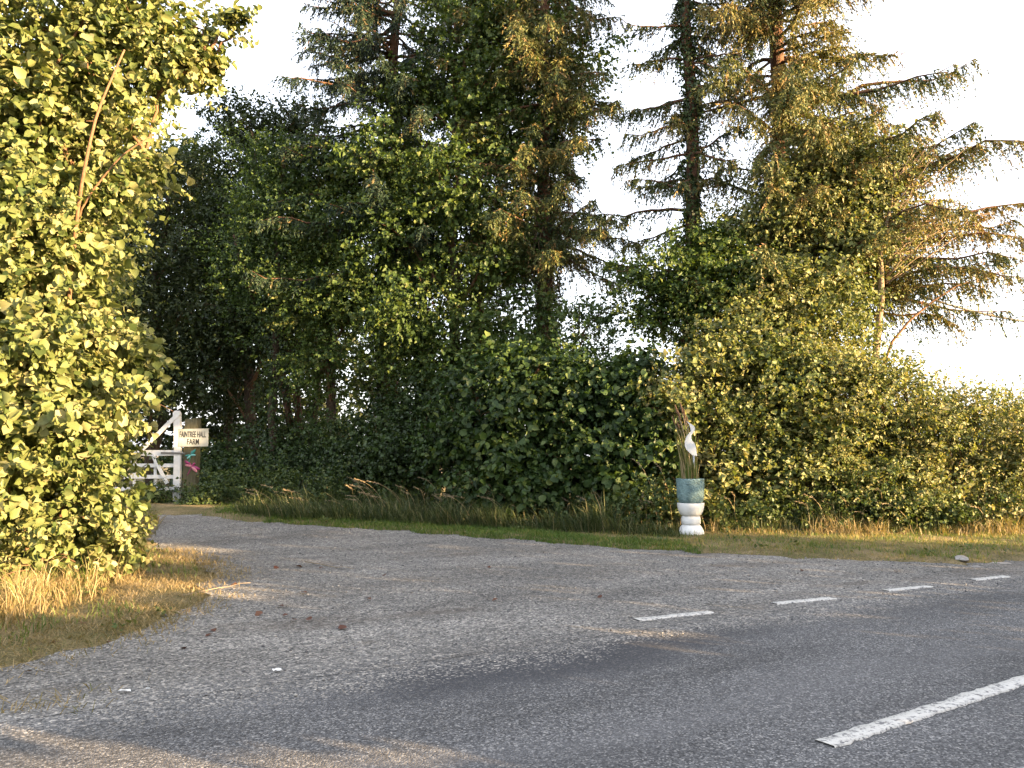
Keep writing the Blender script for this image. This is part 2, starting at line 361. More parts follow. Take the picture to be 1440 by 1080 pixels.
def spruce(name, label, base, height, r0, zlow, Lmax, nwh, mat, tone=.35, group='tall spruces behind the hedge', rise=.15, ivy=None, gap=None, dens=1.0, brown=.15, extra=None, lean=(0, 0), hang=.8, per=4, front=0):
    base = np.array([base[0], base[1], float(hgt(base[0], base[1]))])
    root = thing(name, base, label, 'spruce', group)
    tr, br, cr = MB(), MB(), MB()
    P = trunk_path([base[0], base[1], base[2] - .1], [base[0] + lean[0], base[1] + lean[1], base[2] + height], 14, .06)
    tr.tube(P, np.linspace(r0 * 1.1, .03, 14), 10, wob=.05); tr.build('trunk', M['barkred'], root, base)
    todo = []
    zs = np.linspace(zlow, height * .97, nwh)
    for z in zs:
        L0 = Lmax * (1 - (z / height) ** 1.6) * .95 + .25
        for q in range(rng.integers(per - 1, per + 2)):
            az = rng.uniform(0, 2 * np.pi)
            if gap and gap(az, z): continue
            todo.append((z + rng.normal() * .12, az, L0 * rng.uniform(.55, 1.1), rise + rng.normal() * .12))
    for e in (extra or []): todo.append(e)
    for _ in range(front):                                   # boughs on the open, road side
        z = rng.uniform(zlow, 15.5); todo.append((z, -math.pi / 2 + rng.uniform(-1.15, 1.15), Lmax * rng.uniform(.45, .95), rise + rng.normal() * .12))
    for (z, az, L, rs) in todo:
        a = path_at(P, z + base[2]); d = np.array([math.cos(az), math.sin(az), 0])
        t = np.linspace(0, 1, 10); B = a + d * (L * t)[:, None]
        B[:, 2] += L * (rs * t - .05 * np.sin(np.pi * t) - .10 * t ** 2.5 + .04 * math.sin(z * 7 + az * 3) * np.sin(2 * np.pi * t)); B[1:, :] += np.cumsum(rng.normal(size=(9, 3)), 0) * .016 * L
        br = MB(); br.tube(B, np.linspace(.018 + .013 * L, .007, 10), 5); br.build('branch', M['barkred'], root, base)
        # hanging branchlets along both sides of the branch
        nb = int(L * 34 * dens); tb = rng.uniform(.12, 1, nb) ** .8
        pb = np.stack([np.interp(tb, t, B[:, k]) for k in range(3)], 1)
        sd = np.array([-d[1], d[0], 0]); sg = rng.choice([-1, 1], nb)
        tone_b = tone + rng.normal(0, .1)
        dead = rng.uniform(size=nb) < brown
        bd = nrm(d * rng.uniform(.2, .9, nb)[:, None] + sd * (sg * rng.uniform(.2, 1, nb))[:, None] + np.array([0, 0, 1]) * rng.uniform(-1.8, .0, nb)[:, None])
        bl = rng.uniform(.25, hang, nb) * (.55 + .45 * (1 - tb)) * min(1, .5 + L * .25)
        nn = 14; tt2 = rng.uniform(0, 1, (nb, nn))
        pos = pb[:, None] + bd[:, None] * (bl[:, None] * tt2)[..., None]; pos[..., 2] -= .35 * bl[:, None] * tt2 ** 2
        nd_ = nrm(np.repeat(bd, nn, 0) * .7 + np.array([0, 0, -.35]) + .55 * rng.normal(size=(nb * nn, 3)))
        var = np.repeat(np.where(dead, .85, tone_b) + rng.normal(0, .07, nb), nn) + rng.normal(0, .09, nb * nn)
        blades(cr, pos.reshape(-1, 3), nd_, rng.uniform(.06, .115, nb * nn), .037, np.clip(var, .02, .98))
    cr.build('crown', mat, root, base, 'stuff')
    if ivy: ivy_on(root, P, base[2] + ivy[0], base[2] + ivy[1], ivy[2], ivy[3], base)
    return root, P, base

# ------------------------------------------------------------------ the setting: ground, road, gravel drive
def tex_ground(name, build):
    m, nt, nd, lk, b = new_mat(name); tc = nd.new('ShaderNodeTexCoord'); build(nd, lk, b, tc.outputs['Object']); return m
def nz(nd, lk, vec, scale, detail=4, rough=.6, stretch=None):
    if stretch:
        mp = nd.new('ShaderNodeMapping'); mp.inputs['Scale'].default_value = stretch; lk.new(vec, mp.inputs[0]); vec = mp.outputs[0]
    n = nd.new('ShaderNodeTexNoise'); n.inputs['Scale'].default_value = scale; n.inputs['Detail'].default_value = detail; n.inputs['Roughness'].default_value = rough
    lk.new(vec, n.inputs['Vector']); return n.outputs['Fac']
def mixc(nd, lk, f, a, b, mode='MIX'):
    m = nd.new('ShaderNodeMix'); m.data_type = 'RGBA'; m.blend_type = mode
    for s, v in (('Factor', f), ('A', a), ('B', b)):
        if hasattr(v, 'is_linked'): lk.new(v, m.inputs[s])
        else: m.inputs[s].default_value = v if s == 'Factor' else (*v, 1)
    return m.outputs['Result']
def mrange(nd, lk, v, a, b, c=0., d=1.):
    m = nd.new('ShaderNodeMapRange'); m.interpolation_type = 'SMOOTHSTEP'; lk.new(v, m.inputs[0])
    for k, x in zip(range(1, 5), (a, b, c, d)): m.inputs[k].default_value = x
    return m.outputs[0]
def mth(nd, lk, op, a, b=None):
    m = nd.new('ShaderNodeMath'); m.operation = op
    for k, v in enumerate((a, b)):
        if v is None: continue
        if hasattr(v, 'is_linked'): lk.new(v, m.inputs[k])
        else: m.inputs[k].default_value = v
    return m.outputs[0]
def chips(nd, lk, vec, scale):
    v = nd.new('ShaderNodeTexVoronoi'); v.inputs['Scale'].default_value = scale; lk.new(vec, v.inputs['Vector'])
    sx = nd.new('ShaderNodeSeparateColor'); lk.new(v.outputs['Color'], sx.inputs[0]); return v.outputs['Distance'], sx.outputs[0]
def bump(nd, lk, b, h, strength, dist):
    bp = nd.new('ShaderNodeBump'); bp.inputs['Strength'].default_value = strength; bp.inputs['Distance'].default_value = dist
    lk.new(h, bp.inputs['Height']); lk.new(bp.outputs[0], b.inputs['Normal'])

def big_rgb(nd, lk, f):
    c = nd.new('ShaderNodeCombineColor')
    for k in range(3): lk.new(f, c.inputs[k])
    return c.outputs[0]
def paved(nd, lk, b, vec):
    sp = nd.new('ShaderNodeSeparateXYZ'); lk.new(vec, sp.inputs[0]); S_, N_ = sp.outputs['X'], sp.outputs['Y']
    low = nz(nd, lk, vec, .8, 5, .62, (.6, 1, 1))
    n_w = mth(nd, lk, 'ADD', N_, mth(nd, lk, 'SUBTRACT', mth(nd, lk, 'MULTIPLY', low, 1.5), .75))
    # asphalt
    d, c = chips(nd, lk, vec, 95); d2, c2 = chips(nd, lk, vec, 42)
    r = ramp(nd, [(0, (.038, .039, .041)), (.5, (.085, .086, .089)), (.85, (.142, .142, .144)), (1, (.28, .275, .265))]); lk.new(c, r.inputs[0])
    r2 = ramp(nd, [(.0, (.75, .75, .75)), (1, (1.2, 1.2, 1.2))]); lk.new(c2, r2.inputs[0])
    col = mixc(nd, lk, .6, r.outputs[0], r2.outputs[0], 'MULTIPLY')
    big = mrange(nd, lk, nz(nd, lk, vec, 1.0, 5, .6, (.35, 1.1, 1)), .3, .7, .76, 1.2)
    col = mixc(nd, lk, 1.0, col, big_rgb(nd, lk, big), 'MULTIPLY')
    band = mth(nd, lk, 'MULTIPLY', mrange(nd, lk, n_w, 4.5, 5.15), mrange(nd, lk, n_w, 5.35, 5.85, 1, 0))
    band = mth(nd, lk, 'MULTIPLY', band, mth(nd, lk, 'MULTIPLY', mrange(nd, lk, S_, 1.2, 2.6), mrange(nd, lk, S_, 4.2, 6.5, 1, .15)))
    col = mixc(nd, lk, mth(nd, lk, 'MULTIPLY', band, .85), col, (.036, .038, .044))
    trk = mth(nd, lk, 'MAXIMUM', mrange(nd, lk, mth(nd, lk, 'ABSOLUTE', mth(nd, lk, 'SUBTRACT', n_w, 3.75)), .0, .42, 1, 0), mrange(nd, lk, mth(nd, lk, 'ABSOLUTE', mth(nd, lk, 'SUBTRACT', n_w, 1.9)), .0, .42, 1, 0))
    col = mixc(nd, lk, mth(nd, lk, 'MULTIPLY', trk, .22), col, (.16, .16, .165))
    # gravel
    dg, cg = chips(nd, lk, vec, 62); dg2, cg2 = chips(nd, lk, vec, 24)
    rg = ramp(nd, [(0, (.06, .06, .06)), (.4, (.148, .146, .142)), (.8, (.24, .234, .222)), (1, (.43, .405, .37))]); lk.new(cg, rg.inputs[0])
    rg2 = ramp(nd, [(0, (.55, .55, .55)), (1, (1.3, 1.28, 1.25))]); lk.new(cg2, rg2.inputs[0])
    gcol = mixc(nd, lk, .7, rg.outputs[0], rg2.outputs[0], 'MULTIPLY')
    big = mrange(nd, lk, nz(nd, lk, vec, .55, 6, .62, (.5, 1.5, 1)), .3, .7, .74, 1.22)
    gcol = mixc(nd, lk, 1.0, gcol, big_rgb(nd, lk, big), 'MULTIPLY')
    e = mrange(nd, lk, nz(nd, lk, vec, .42, 6, .65, (.7, 1.8, 1)), .53, .68)      # brown earth worn through
    gcol = mixc(nd, lk, mth(nd, lk, 'MULTIPLY', e, .55), gcol, (.085, .07, .058))
    st = mrange(nd, lk, nz(nd, lk, vec, 1.1, 6, .7), .57, .75)
    gcol = mixc(nd, lk, mth(nd, lk, 'MULTIPLY', st, .3), gcol, (.19, .155, .115))
    # where one gives way to the other, chip by chip
    f = mrange(nd, lk, mth(nd, lk, 'ADD', n_w, mth(nd, lk, 'MULTIPLY', mth(nd, lk, 'SUBTRACT', cg, .5), .9)), 5.3, 6.0)
    lk.new(mixc(nd, lk, f, col, gcol), b.inputs['Base Color']); b.inputs['Roughness'].default_value = .85; b.inputs['Specular IOR Level'].default_value = .25
    h = mth(nd, lk, 'ADD', mth(nd, lk, 'MULTIPLY', d, -.5), mth(nd, lk, 'MULTIPLY', f, mth(nd, lk, 'ADD', mth(nd, lk, 'MULTIPLY', dg, -1.4), mth(nd, lk, 'MULTIPLY', nz(nd, lk, vec, 5, 5), .9))))
    bump(nd, lk, b, h, .9, .010)
def soil(nd, lk, b, vec):
    f = nz(nd, lk, vec, 1.3, 7, .7); f2 = nz(nd, lk, vec, 40, 6, .75)
    r = ramp(nd, [(.3, (.10, .10, .045)), (.5, (.17, .145, .08)), (.62, (.25, .20, .125)), (.8, (.17, .14, .09))]); lk.new(f, r.inputs[0])
    r2 = ramp(nd, [(.35, (.3, .3, .28)), (.65, (1.5, 1.45, 1.3))]); lk.new(f2, r2.inputs[0])
    lk.new(mixc(nd, lk, 1.0, r.outputs[0], r2.outputs[0], 'MULTIPLY'), b.inputs['Base Color'])
    b.inputs['Roughness'].default_value = .95; b.inputs['Specular IOR Level'].default_value = .1
    bump(nd, lk, b, f2, .9, .03)
M['asphalt'] = M['gravel'] = tex_ground('asphalt_and_gravel', paved); M['soil'] = tex_ground('soil', soil)

def wiggle(pts, step=.25, amp=.06, seed=1):
    out = []
    for a, b in zip(pts, pts[1:]):
        a, b = np.asarray(a, float)[:2], np.asarray(b, float)[:2]; L = np.linalg.norm(b - a); n = max(1, int(L / step))
        nn = np.array([-(b - a)[1], (b - a)[0]]) / max(L, 1e-6)
        for k in range(n):
            p = a + (b - a) * k / n; out.append(p + nn * amp * (noise2(p[0] * 2.2, p[1] * 2.2, seed) + .6 * rng.normal()))
    out.append(np.asarray(pts[-1], float)[:2]); return np.array(out)
far_edge = [G(*q)[:2] for q in [(1330, 793), (1230, 789), (1120, 784), (1000, 778), (900, 772), (750, 761), (600, 749), (450, 737), (330, 727), (285, 721)]]
near_edge = [G(*q)[:2] for q in [(215, 772), (262, 784), (292, 803), (297, 828), (262, 860), (180, 892), (90, 918), (0, 938), (-150, 968), (-420, 1010)]]
drive_poly = np.concatenate([
    wiggle([SN(60, 6.0), SN(14, 5.95)] + far_edge + [G(245, 722)[:2], (-10.5, 19.6), (-16, 21.5)], .16, .10, 1),
    wiggle([(-16, 18.8), (-10.5, 18.0), (-7.7, 17.2), (-6.9, 15.6)] + near_edge, .22, .10, 3),
    wiggle([SN(-9, 6.0), SN(-60, 6.0), SN(-60, 5.7)], 1, .02, 5),
    wiggle([SN(-60, 5.7), SN(-8, 5.7), SN(12, 5.7), SN(60, 5.7)], .5, .0, 7)])
def in_poly(x, y, poly):
    ins = np.zeros(x.shape, bool); j = len(poly) - 1
    for i in range(len(poly)):
        (xi, yi), (xj, yj) = poly[i], poly[j]
        if yi != yj:
            c = ((yi > y) != (yj > y)) & (x < (xj - xi) * (y - yi) / (yj - yi) + xi); ins ^= c
        j = i
    return ins
def poly_dist(x, y, poly):
    best = np.full(x.shape, 1e9)
    for a, b in zip(poly, np.roll(poly, -1, 0)):
        ab = b - a; L2 = max(ab @ ab, 1e-9)
        t = np.clip(((x - a[0]) * ab[0] + (y - a[1]) * ab[1]) / L2, 0, 1)
        best = np.minimum(best, (x - a[0] - t * ab[0]) ** 2 + (y - a[1] - t * ab[1]) ** 2)
    return np.sqrt(best)
ROAD0, ROAD1 = -0.25, 6.02
def bare(x, y):
    """signed distance outside the paved surfaces (positive = verge)"""
    n = x * ND[0] + y * ND[1]; s = x * SD[0] + y * SD[1]
    dr = np.maximum(ROAD0 - n, n - ROAD1)
    near = (np.abs(x) < 30) & (y > -8) & (y < 45)
    dd = np.full(x.shape, 50.)
    if near.any():
        ins = in_poly(x[near], y[near], drive_poly); dist = poly_dist(x[near], y[near], drive_poly)
        dd[near] = np.where(ins, -dist, dist)
    return np.minimum(dr, dd)
def gz(x, y):
    b = bare(np.atleast_1d(np.asarray(x, float)), np.atleast_1d(np.asarray(y, float)))
    return hgt(x, y) + (-.035 + np.where((np.asarray(x) < -1.5) & (np.asarray(y) < 14), .05, .085) * ss(-.08, .22, b)) + .018 * noise2(np.asarray(x) * 2.4, np.asarray(y) * 2.4, 4) * ss(0, .5, b)
fx = np.concatenate([-np.geomspace(700, 16.3, 26), np.arange(-16, 18.01, .22), np.geomspace(18.3, 700, 26)])
fy = np.concatenate([-np.geomspace(400, 2.2, 18), np.arange(-2, 26.01, .22), np.geomspace(26.3, 900, 28)])
XX, YY = np.meshgrid(fx, fy); ZZ = gz(XX.ravel(), YY.ravel())
nx, ny = len(fx), len(fy); ii = (np.arange(ny - 1)[:, None] * nx + np.arange(nx - 1)[None]).ravel()
T = np.concatenate([np.stack([ii, ii + 1, ii + nx + 1], 1), np.stack([ii, ii + nx + 1, ii + nx], 1)])
tag(link('ground', mesh_data('ground', np.stack([XX.ravel(), YY.ravel(), ZZ], 1), T, None, M['soil'])), kind='structure')

def sheet(name, poly, mat, lift, step=.5):
    """flat sheet draped on the terrain, in the road's own frame (x along, y across)"""
    R = np.array([[SD[0], SD[1]], [ND[0], ND[1]]])
    lo, hi = poly.min(0), poly.max(0); lo = np.maximum(lo, -70); hi = np.minimum(hi, 70)
    gx, gy = np.meshgrid(np.arange(max(lo[0], -14), min(hi[0], 16), step), np.arange(max(lo[1], 0), min(hi[1], 42), step))
    g = np.stack([gx.ravel(), gy.ravel()], 1); g = g[in_poly(g[:, 0], g[:, 1], poly)]; g = g[poly_dist(g[:, 0], g[:, 1], poly) > .15]
    vs_ = [Vector(p) for p in np.concatenate([poly, g])]; k = len(poly)
    out = delaunay_2d_cdt(vs_, [(i, (i + 1) % k) for i in range(k)], [], 1, 1e-4)
    P = np.array([tuple(v) for v in out[0]]); L = P @ R.T
    V = np.concatenate([L, (hgt(P[:, 0], P[:, 1]) + lift)[:, None]], 1)
    T = [f if True else 0 for f in out[2]]; tri = []
    for f in T: tri += [(f[0], f[q], f[q + 1]) for q in range(1, len(f) - 1)]
    o = link(name, mesh_data(name, V, tri, None, mat)); o.rotation_euler = (0, 0, TH); return tag(o, kind='structure')
me = bpy.data.meshes.new('road')
ss_ = np.arange(-120, 121, 4.0); V = []
for s in ss_: V += [(s, ROAD0, -.02), (s, ROAD0, .0), (s, ROAD1, .0), (s, ROAD1, -.02)]
T = []
for k in range(len(ss_) - 1):
    for q in range(3):
        a = k * 4 + q; T += [(a, a + 4, a + 5), (a, a + 5, a + 1)]
road = link('road', mesh_data('road', V, T, None, M['asphalt'], True)); road.rotation_euler = (0, 0, TH); tag(road, kind='structure')
sheet('gravel_drive', drive_poly, M['gravel'], .0025)

# painted marks
m, nt, nd, lk, b = new_mat('road_paint')
tc = nd.new('ShaderNodeTexCoord')
d_, c_ = chips(nd, lk, tc.outputs['Object'], 70)
w_ = mrange(nd, lk, mth(nd, lk, 'ADD', nz(nd, lk, tc.outputs['Object'], 16, 6, .7), mth(nd, lk, 'MULTIPLY', c_, .22)), .60, .78)
lk.new(mixc(nd, lk, w_, (.50, .49, .46), (.12, .12, .125)), b.inputs['Base Color']); b.inputs['Roughness'].default_value = .7
bump(nd, lk, b, d_, .5, .004); M['paint'] = m
def road_mark(name, a, b, width, lift=.011):
    a, b = np.asarray(a)[:2], np.asarray(b)[:2]; L = np.linalg.norm(b - a); d = (b - a) / L; n = np.array([-d[1], d[0]])
    k = int(L / .06) + 2; t = np.linspace(0, L, k); V, T = [], []
    for i, q in enumerate(t):
        w0, w1 = width / 2 + rng.normal() * .006, width / 2 + rng.normal() * .006
        e = rng.normal() * .012 if i in (0, k - 1) else 0
        for w, z in ((-w0 - .004, 0.001), (-w0, lift), (w1, lift), (w1 + .004, 0.001)):
            p = a + d * (q + e) + n * w; V.append((*(np.array([[SD[0], SD[1]], [ND[0], ND[1]]]) @ p), z))
    for i in range(k - 1):
        for q in range(3): x = i * 4 + q; T += [(x, x + 4, x + 5), (x, x + 5, x + 1)]
    return link(name, mesh_data(name, V, np.array(T)[:, ::1], None, M['paint']), road)
for (a, b) in [((895, 872.5), (997, 861.5)), ((1088, 849.5), (1171, 841.5)), ((1244, 831), (1306, 825)), ((1366, 816), (1416, 811)), ((1463, 805.5), (1504, 801)), ((1545, 796.5), (1580, 793))]:
    road_mark('edge_mark', G(*a), G(*b), .105)
c0 = G(1160, 1047.5); c1 = G(1440, 957.5); dd = (c1 - c0) / np.linalg.norm(c1 - c0)
road_mark('centre_mark', c0, c0 + dd * 4.6, .115)
road_mark('centre_mark', c0 - dd * 6, c0 - dd * 2, .115); road_mark('centre_mark', c0 + dd * 6.6, c0 + dd * 10.6, .115)

# ------------------------------------------------------------------ gate, post, sign, ornaments
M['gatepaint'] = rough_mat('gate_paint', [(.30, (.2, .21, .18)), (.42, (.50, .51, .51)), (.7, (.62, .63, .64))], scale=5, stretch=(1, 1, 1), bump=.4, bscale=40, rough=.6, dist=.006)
M['iron'] = plain('iron', (.10, .095, .09), .5)
M['post'] = rough_mat('weathered_post', [(.3, (.06, .055, .03)), (.7, (.13, .12, .075))], scale=5, stretch=(6, 6, .5), bump=.8, bscale=18, dist=.02)  # weathered wood, darkened further to stand in for tree shade
M['board'] = rough_mat('sign_board', [(.28, (.22, .23, .19)), (.5, (.34, .35, .32)), (.8, (.42, .43, .40))], scale=4, bump=.15, rough=.55)  # board tone lowered so its colour carries the deep tree shade
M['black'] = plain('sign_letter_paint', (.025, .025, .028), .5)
M['teal'] = plain('teal_enamel', (.02, .17, .15), .4); M['pink'] = plain('magenta_enamel', (.22, .02, .09), .4); M['pinkl'] = plain('pink_enamel', (.42, .16, .19), .45)  # ornament enamels coloured darker for the shade at the gate
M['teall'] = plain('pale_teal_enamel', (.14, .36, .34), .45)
GY = 20.6; kg = GY / F_PX
def gp(px, py, Y=GY): return A(px, py, Y)
gb = gp(251, 708); gb[2] = float(hgt(gb[0], gb[1]))
gate = thing('field_gate', gb, 'white painted wooden field gate with raised hinge stile and diagonal braces', 'gate')
def beam(name, p, q, w, th, dy=0, mat='gatepaint', parent=gate, off=None, var=.5):
    p, q = np.asarray(p, float), np.asarray(q, float); L = np.linalg.norm(q - p); d = (q - p) / L
    y = np.array([0, 1., 0]); z = nrm(np.cross(d, y)); R = np.stack([d, y, z], 1)
    bm = bmesh.new(); bmesh.ops.create_cube(bm, size=1)
    for v in bm.verts: v.co = Vector((v.co.x * L, v.co.y * th, v.co.z * w))
    bmesh.ops.bevel(bm, geom=bm.edges[:], offset=min(w, th) * .14, segments=2, affect='EDGES')
    me = bpy.data.meshes.new(name); bm.to_mesh(me); bm.free(); me.materials.append(M[mat])
    o = link(name, me, parent); c = (p + q) / 2 + np.array([0, dy, 0]) - (off if off is not None else gb)
    o.matrix_local = Matrix(((R[0][0], R[0][1], R[0][2], c[0]), (R[1][0], R[1][1], R[1][2], c[1]), (R[2][0], R[2][1], R[2][2], c[2]), (0, 0, 0, 1)))
    return o
# hinge stile: shaped, thicker, curved slightly with a rounded head
mb = MB(); P = np.array([gp(x, y) for x, y in [(248.5, 711), (249, 690), (250, 660), (250.5, 635), (250.5, 610), (249.5, 590), (249, 582)]])
sec = np.array([[-1, -1], [1, -1], [1, 1], [-1, 1]]); V = []
for k, p in enumerate(P):
    w = .085 if k else .075
    for c in sec: V.append(p + np.array([c[0] * w, c[1] * .06, 0]))
T = []
for k in range(len(P) - 1):
    for q in range(4): a, b2 = k * 4 + q, k * 4 + (q + 1) % 4; T += [(a, b2, b2 + 4), (a, b2 + 4, a + 4)]
T += [(0, 2, 1), (0, 3, 2)]
mb.add(V, T); top = P[-1]
ang = np.linspace(0, np.pi, 9); V = [top + np.array([.088 * math.cos(a), y, .085 * math.sin(a)]) for y in (-.062, .062) for a in ang]
T = [(0, k, k + 1) for k in range(1, 8)] + [(9, 9 + k + 1, 9 + k) for k in range(1, 8)] + [t for k in range(8) for t in ((k, 9 + k, 10 + k), (k, 10 + k, k + 1))]
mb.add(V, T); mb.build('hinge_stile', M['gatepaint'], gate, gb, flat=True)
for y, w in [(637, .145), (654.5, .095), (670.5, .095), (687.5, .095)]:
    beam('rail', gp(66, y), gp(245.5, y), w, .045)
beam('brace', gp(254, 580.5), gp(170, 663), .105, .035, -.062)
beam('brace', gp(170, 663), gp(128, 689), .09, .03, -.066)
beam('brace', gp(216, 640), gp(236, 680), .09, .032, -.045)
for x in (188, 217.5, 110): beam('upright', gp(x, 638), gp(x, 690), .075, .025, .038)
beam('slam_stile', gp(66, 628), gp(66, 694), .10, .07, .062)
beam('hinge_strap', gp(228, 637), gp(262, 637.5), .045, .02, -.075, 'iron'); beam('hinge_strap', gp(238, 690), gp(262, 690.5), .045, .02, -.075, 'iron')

pb = gp(267.5, 705, GY + .12); pb[2] = float(hgt(pb[0], pb[1]))
ptop = gp(267.5, 589, GY + .12)
post = thing('gate_post', pb, 'thick weathered wooden gate post behind the farm name board', 'post')
mb = MB(); zz = np.linspace(-.2, ptop[2] - pb[2], 8); V = []
for k, z in enumerate(zz):
    tw = .165 - (.0 if k < 7 else .012)
    for c in sec: V.append((c[0] * tw + rng.normal() * .004, c[1] * .13 + rng.normal() * .004, z + (.015 * c[0] if k == 7 else 0)))
T = []
for k in range(7):
    for q in range(4): a, b2 = k * 4 + q, k * 4 + (q + 1) % 4; T += [(a, b2, b2 + 4), (a, b2 + 4, a + 4)]
T += [(28, 29, 30), (28, 30, 31)]
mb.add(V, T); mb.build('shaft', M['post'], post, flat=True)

sgc = gp(271.5, 615.5, GY - .05)
sign = thing('name_board', sgc, 'off-white board with dark lettering fixed to the gate post', 'sign')
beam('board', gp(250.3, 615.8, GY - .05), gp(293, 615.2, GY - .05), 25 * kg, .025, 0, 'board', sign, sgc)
def text(body, c, w, h, name):
    cu = bpy.data.curves.new(name, 'FONT'); cu.body = body; cu.align_x = 'CENTER'; cu.align_y = 'CENTER'; cu.size = 1; cu.extrude = .01; cu.offset = .012
    tmp = bpy.data.objects.new(name, cu); COL.objects.link(tmp); bpy.context.view_layer.update()
    me = bpy.data.meshes.new_from_object(tmp); bpy.data.objects.remove(tmp)
    co = np.array([v.co[:] for v in me.vertices]); lo, hi = co.min(0), co.max(0); co = (co - (lo + hi) / 2) / np.maximum(hi - lo, 1e-6)
    P = np.stack([co[:, 0] * w, -co[:, 2] * .004, co[:, 1] * h], 1)
    me.vertices.foreach_set('co', P.astype(np.float32).ravel()); me.update(); me.materials.clear(); me.materials.append(M['black'])
    o = link('lettering', me, sign); o.location = Vector(c - sgc)
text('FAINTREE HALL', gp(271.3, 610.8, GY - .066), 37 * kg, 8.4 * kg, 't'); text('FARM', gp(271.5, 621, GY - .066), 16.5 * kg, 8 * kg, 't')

def dragonfly(label, pts, body, wing, wing2, Y):
    """pts: pixel of head, tail, and four (wing tip) positions"""
    c = gp(*pts['c'], Y); r = thing('dragonfly_ornament', c, label, 'ornament', 'dragonfly ornaments on the gate post')
    mb = MB(); P = np.array([gp(*pts['head'], Y), gp(*pts['c'], Y), gp(*pts['tail'], Y)]); P = np.array([P[0] + (P[1] - P[0]) * t if t <= 1 else P[1] + (P[2] - P[1]) * (t - 1) for t in np.linspace(0, 2, 9)])
    mb.tube(P, [.02, .03, .028, .024, .024, .016, .014, .012, .008], 8); mb.build('body', M[body], r, c)
    for k, w in enumerate(pts['wings']):
        a = gp(*pts['c'], Y) + np.array([0, -.02, 0]); e = gp(*w, Y - .06); L = np.linalg.norm(e - a); d = (e - a) / L
        s = nrm(np.cross(d, np.array([0, 1., 0]))); t = np.linspace(0, 1, 9); wd = .30 * L * np.sin(np.pi * (t * .82 + .12)) ** .7
        up = np.array([a + d * L * q + s * x * .6 for q, x in zip(t, wd)]); dn = np.array([a + d * L * q - s * x * .6 for q, x in zip(t, wd)])
        V = np.concatenate([up, dn, up + [0, .008, 0], dn + [0, .008, 0]]); T = []
        for q in range(8):
            T += [(q, q + 1, q + 10), (q, q + 10, q + 9), (q + 18, q + 28, q + 19), (q + 18, q + 27, q + 28), (q, q + 18, q + 19), (q, q + 19, q + 1), (q + 9, q + 10, q + 28), (q + 9, q + 28, q + 27)]
        m2 = MB(); m2.add(V, T); m2.build('wing', M[wing if k % 2 == 0 else wing2], r, c)
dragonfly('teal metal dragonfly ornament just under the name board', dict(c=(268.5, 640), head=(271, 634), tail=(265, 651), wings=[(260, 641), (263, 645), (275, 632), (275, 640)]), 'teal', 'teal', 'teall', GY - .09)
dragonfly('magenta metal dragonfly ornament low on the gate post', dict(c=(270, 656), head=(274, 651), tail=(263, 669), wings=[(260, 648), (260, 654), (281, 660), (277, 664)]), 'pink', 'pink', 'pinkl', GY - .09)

# ------------------------------------------------------------------ the pedestal, pot, reeds and heron
ub = G(972, 755); UY = ub[1]; ku = UY / F_PX; ub[2] = float(gz(ub[0], ub[1])[0]) - .01
M['whitepot'] = rough_mat('white_paint', [(.28, (.40, .41, .36)), (.42, (.68, .69, .68)), (.8, (.78, .79, .79))], scale=4, bump=.25, bscale=40, rough=.55, dist=.006)
M['glaze'] = rough_mat('blue_green_glaze', [(.25, (.05, .085, .095)), (.45, (.12, .20, .21)), (.62, (.19, .29, .29)), (.8, (.16, .17, .17))], scale=9, bump=1., bscale=34, rough=.55, dist=.03, spec=.4)
M['steel'] = rough_mat('pale_metal', [(.3, (.42, .45, .48)), (.7, (.56, .59, .62))], scale=5, bump=.05, rough=.45)
ped = thing('pedestal', ub, 'white pedestal of three stacked bowls on the grass verge', 'pedestal')
w = ku
def lathe_part(name, prof, mat, parent, z=0):
    mb = MB(); mb.lathe(prof, 32); o = mb.build(name, mat, parent); o.location = (0, 0, z); return o
lathe_part('base_bowl', [(.0, .0), (17.5 * w, .0), (17.8 * w, 1.5 * w), (17 * w, 5 * w), (15.2 * w, 9 * w), (13 * w, 12 * w), (11.5 * w, 13.2 * w), (0, 13.2 * w)], M['whitepot'], ped)
lathe_part('middle_ring', [(0, 0), (12.0 * w, 0), (13 * w, 1.2 * w), (13.3 * w, 5 * w), (13.1 * w, 9 * w), (12.3 * w, 11.2 * w), (11 * w, 12 * w), (0, 12 * w)], M['whitepot'], ped, 13.2 * w + .003)
z1 = 25.2 * w + .006
lathe_part('top_bowl', [(0, 0), (12.5 * w, 0), (14.6 * w, 1.6 * w), (16.8 * w, 6 * w), (18.2 * w, 11 * w), (18.7 * w, 16.5 * w), (18.5 * w, 17.3 * w), (17.2 * w, 17.3 * w), (0, 17.0 * w)], M['whitepot'], ped, z1)
z2 = ub[2] + z1 + 17.4 * w + .002
potloc = np.array([ub[0], ub[1], z2])
pot = thing('plant_pot', potloc, 'round blue-green glazed plant pot standing on the white pedestal', 'plant pot')
ph = 33.5 * w
lathe_part('pot_wall', [(0, 0), (14.5 * w, 0), (16.2 * w, 1.2 * w), (17.6 * w, 4 * w), (18.7 * w, 10 * w), (19.2 * w, 20 * w), (19.3 * w, 30 * w), (19.4 * w, ph - .012), (19.2 * w, ph), (17.8 * w, ph), (17.5 * w, ph - .02), (17.4 * w, ph - .07)], M['glaze'], pot)
lathe_part('pot_soil', [(17.5 * w, ph - .06), (9 * w, ph - .045), (0, ph - .05)], M['soil'], pot)
ztop = z2 + ph - .05
reed_loc = np.array([ub[0], ub[1], ztop])
reed = thing('reed_plant', reed_loc, 'upright reeds with brown tips growing in the glazed pot', 'reeds')
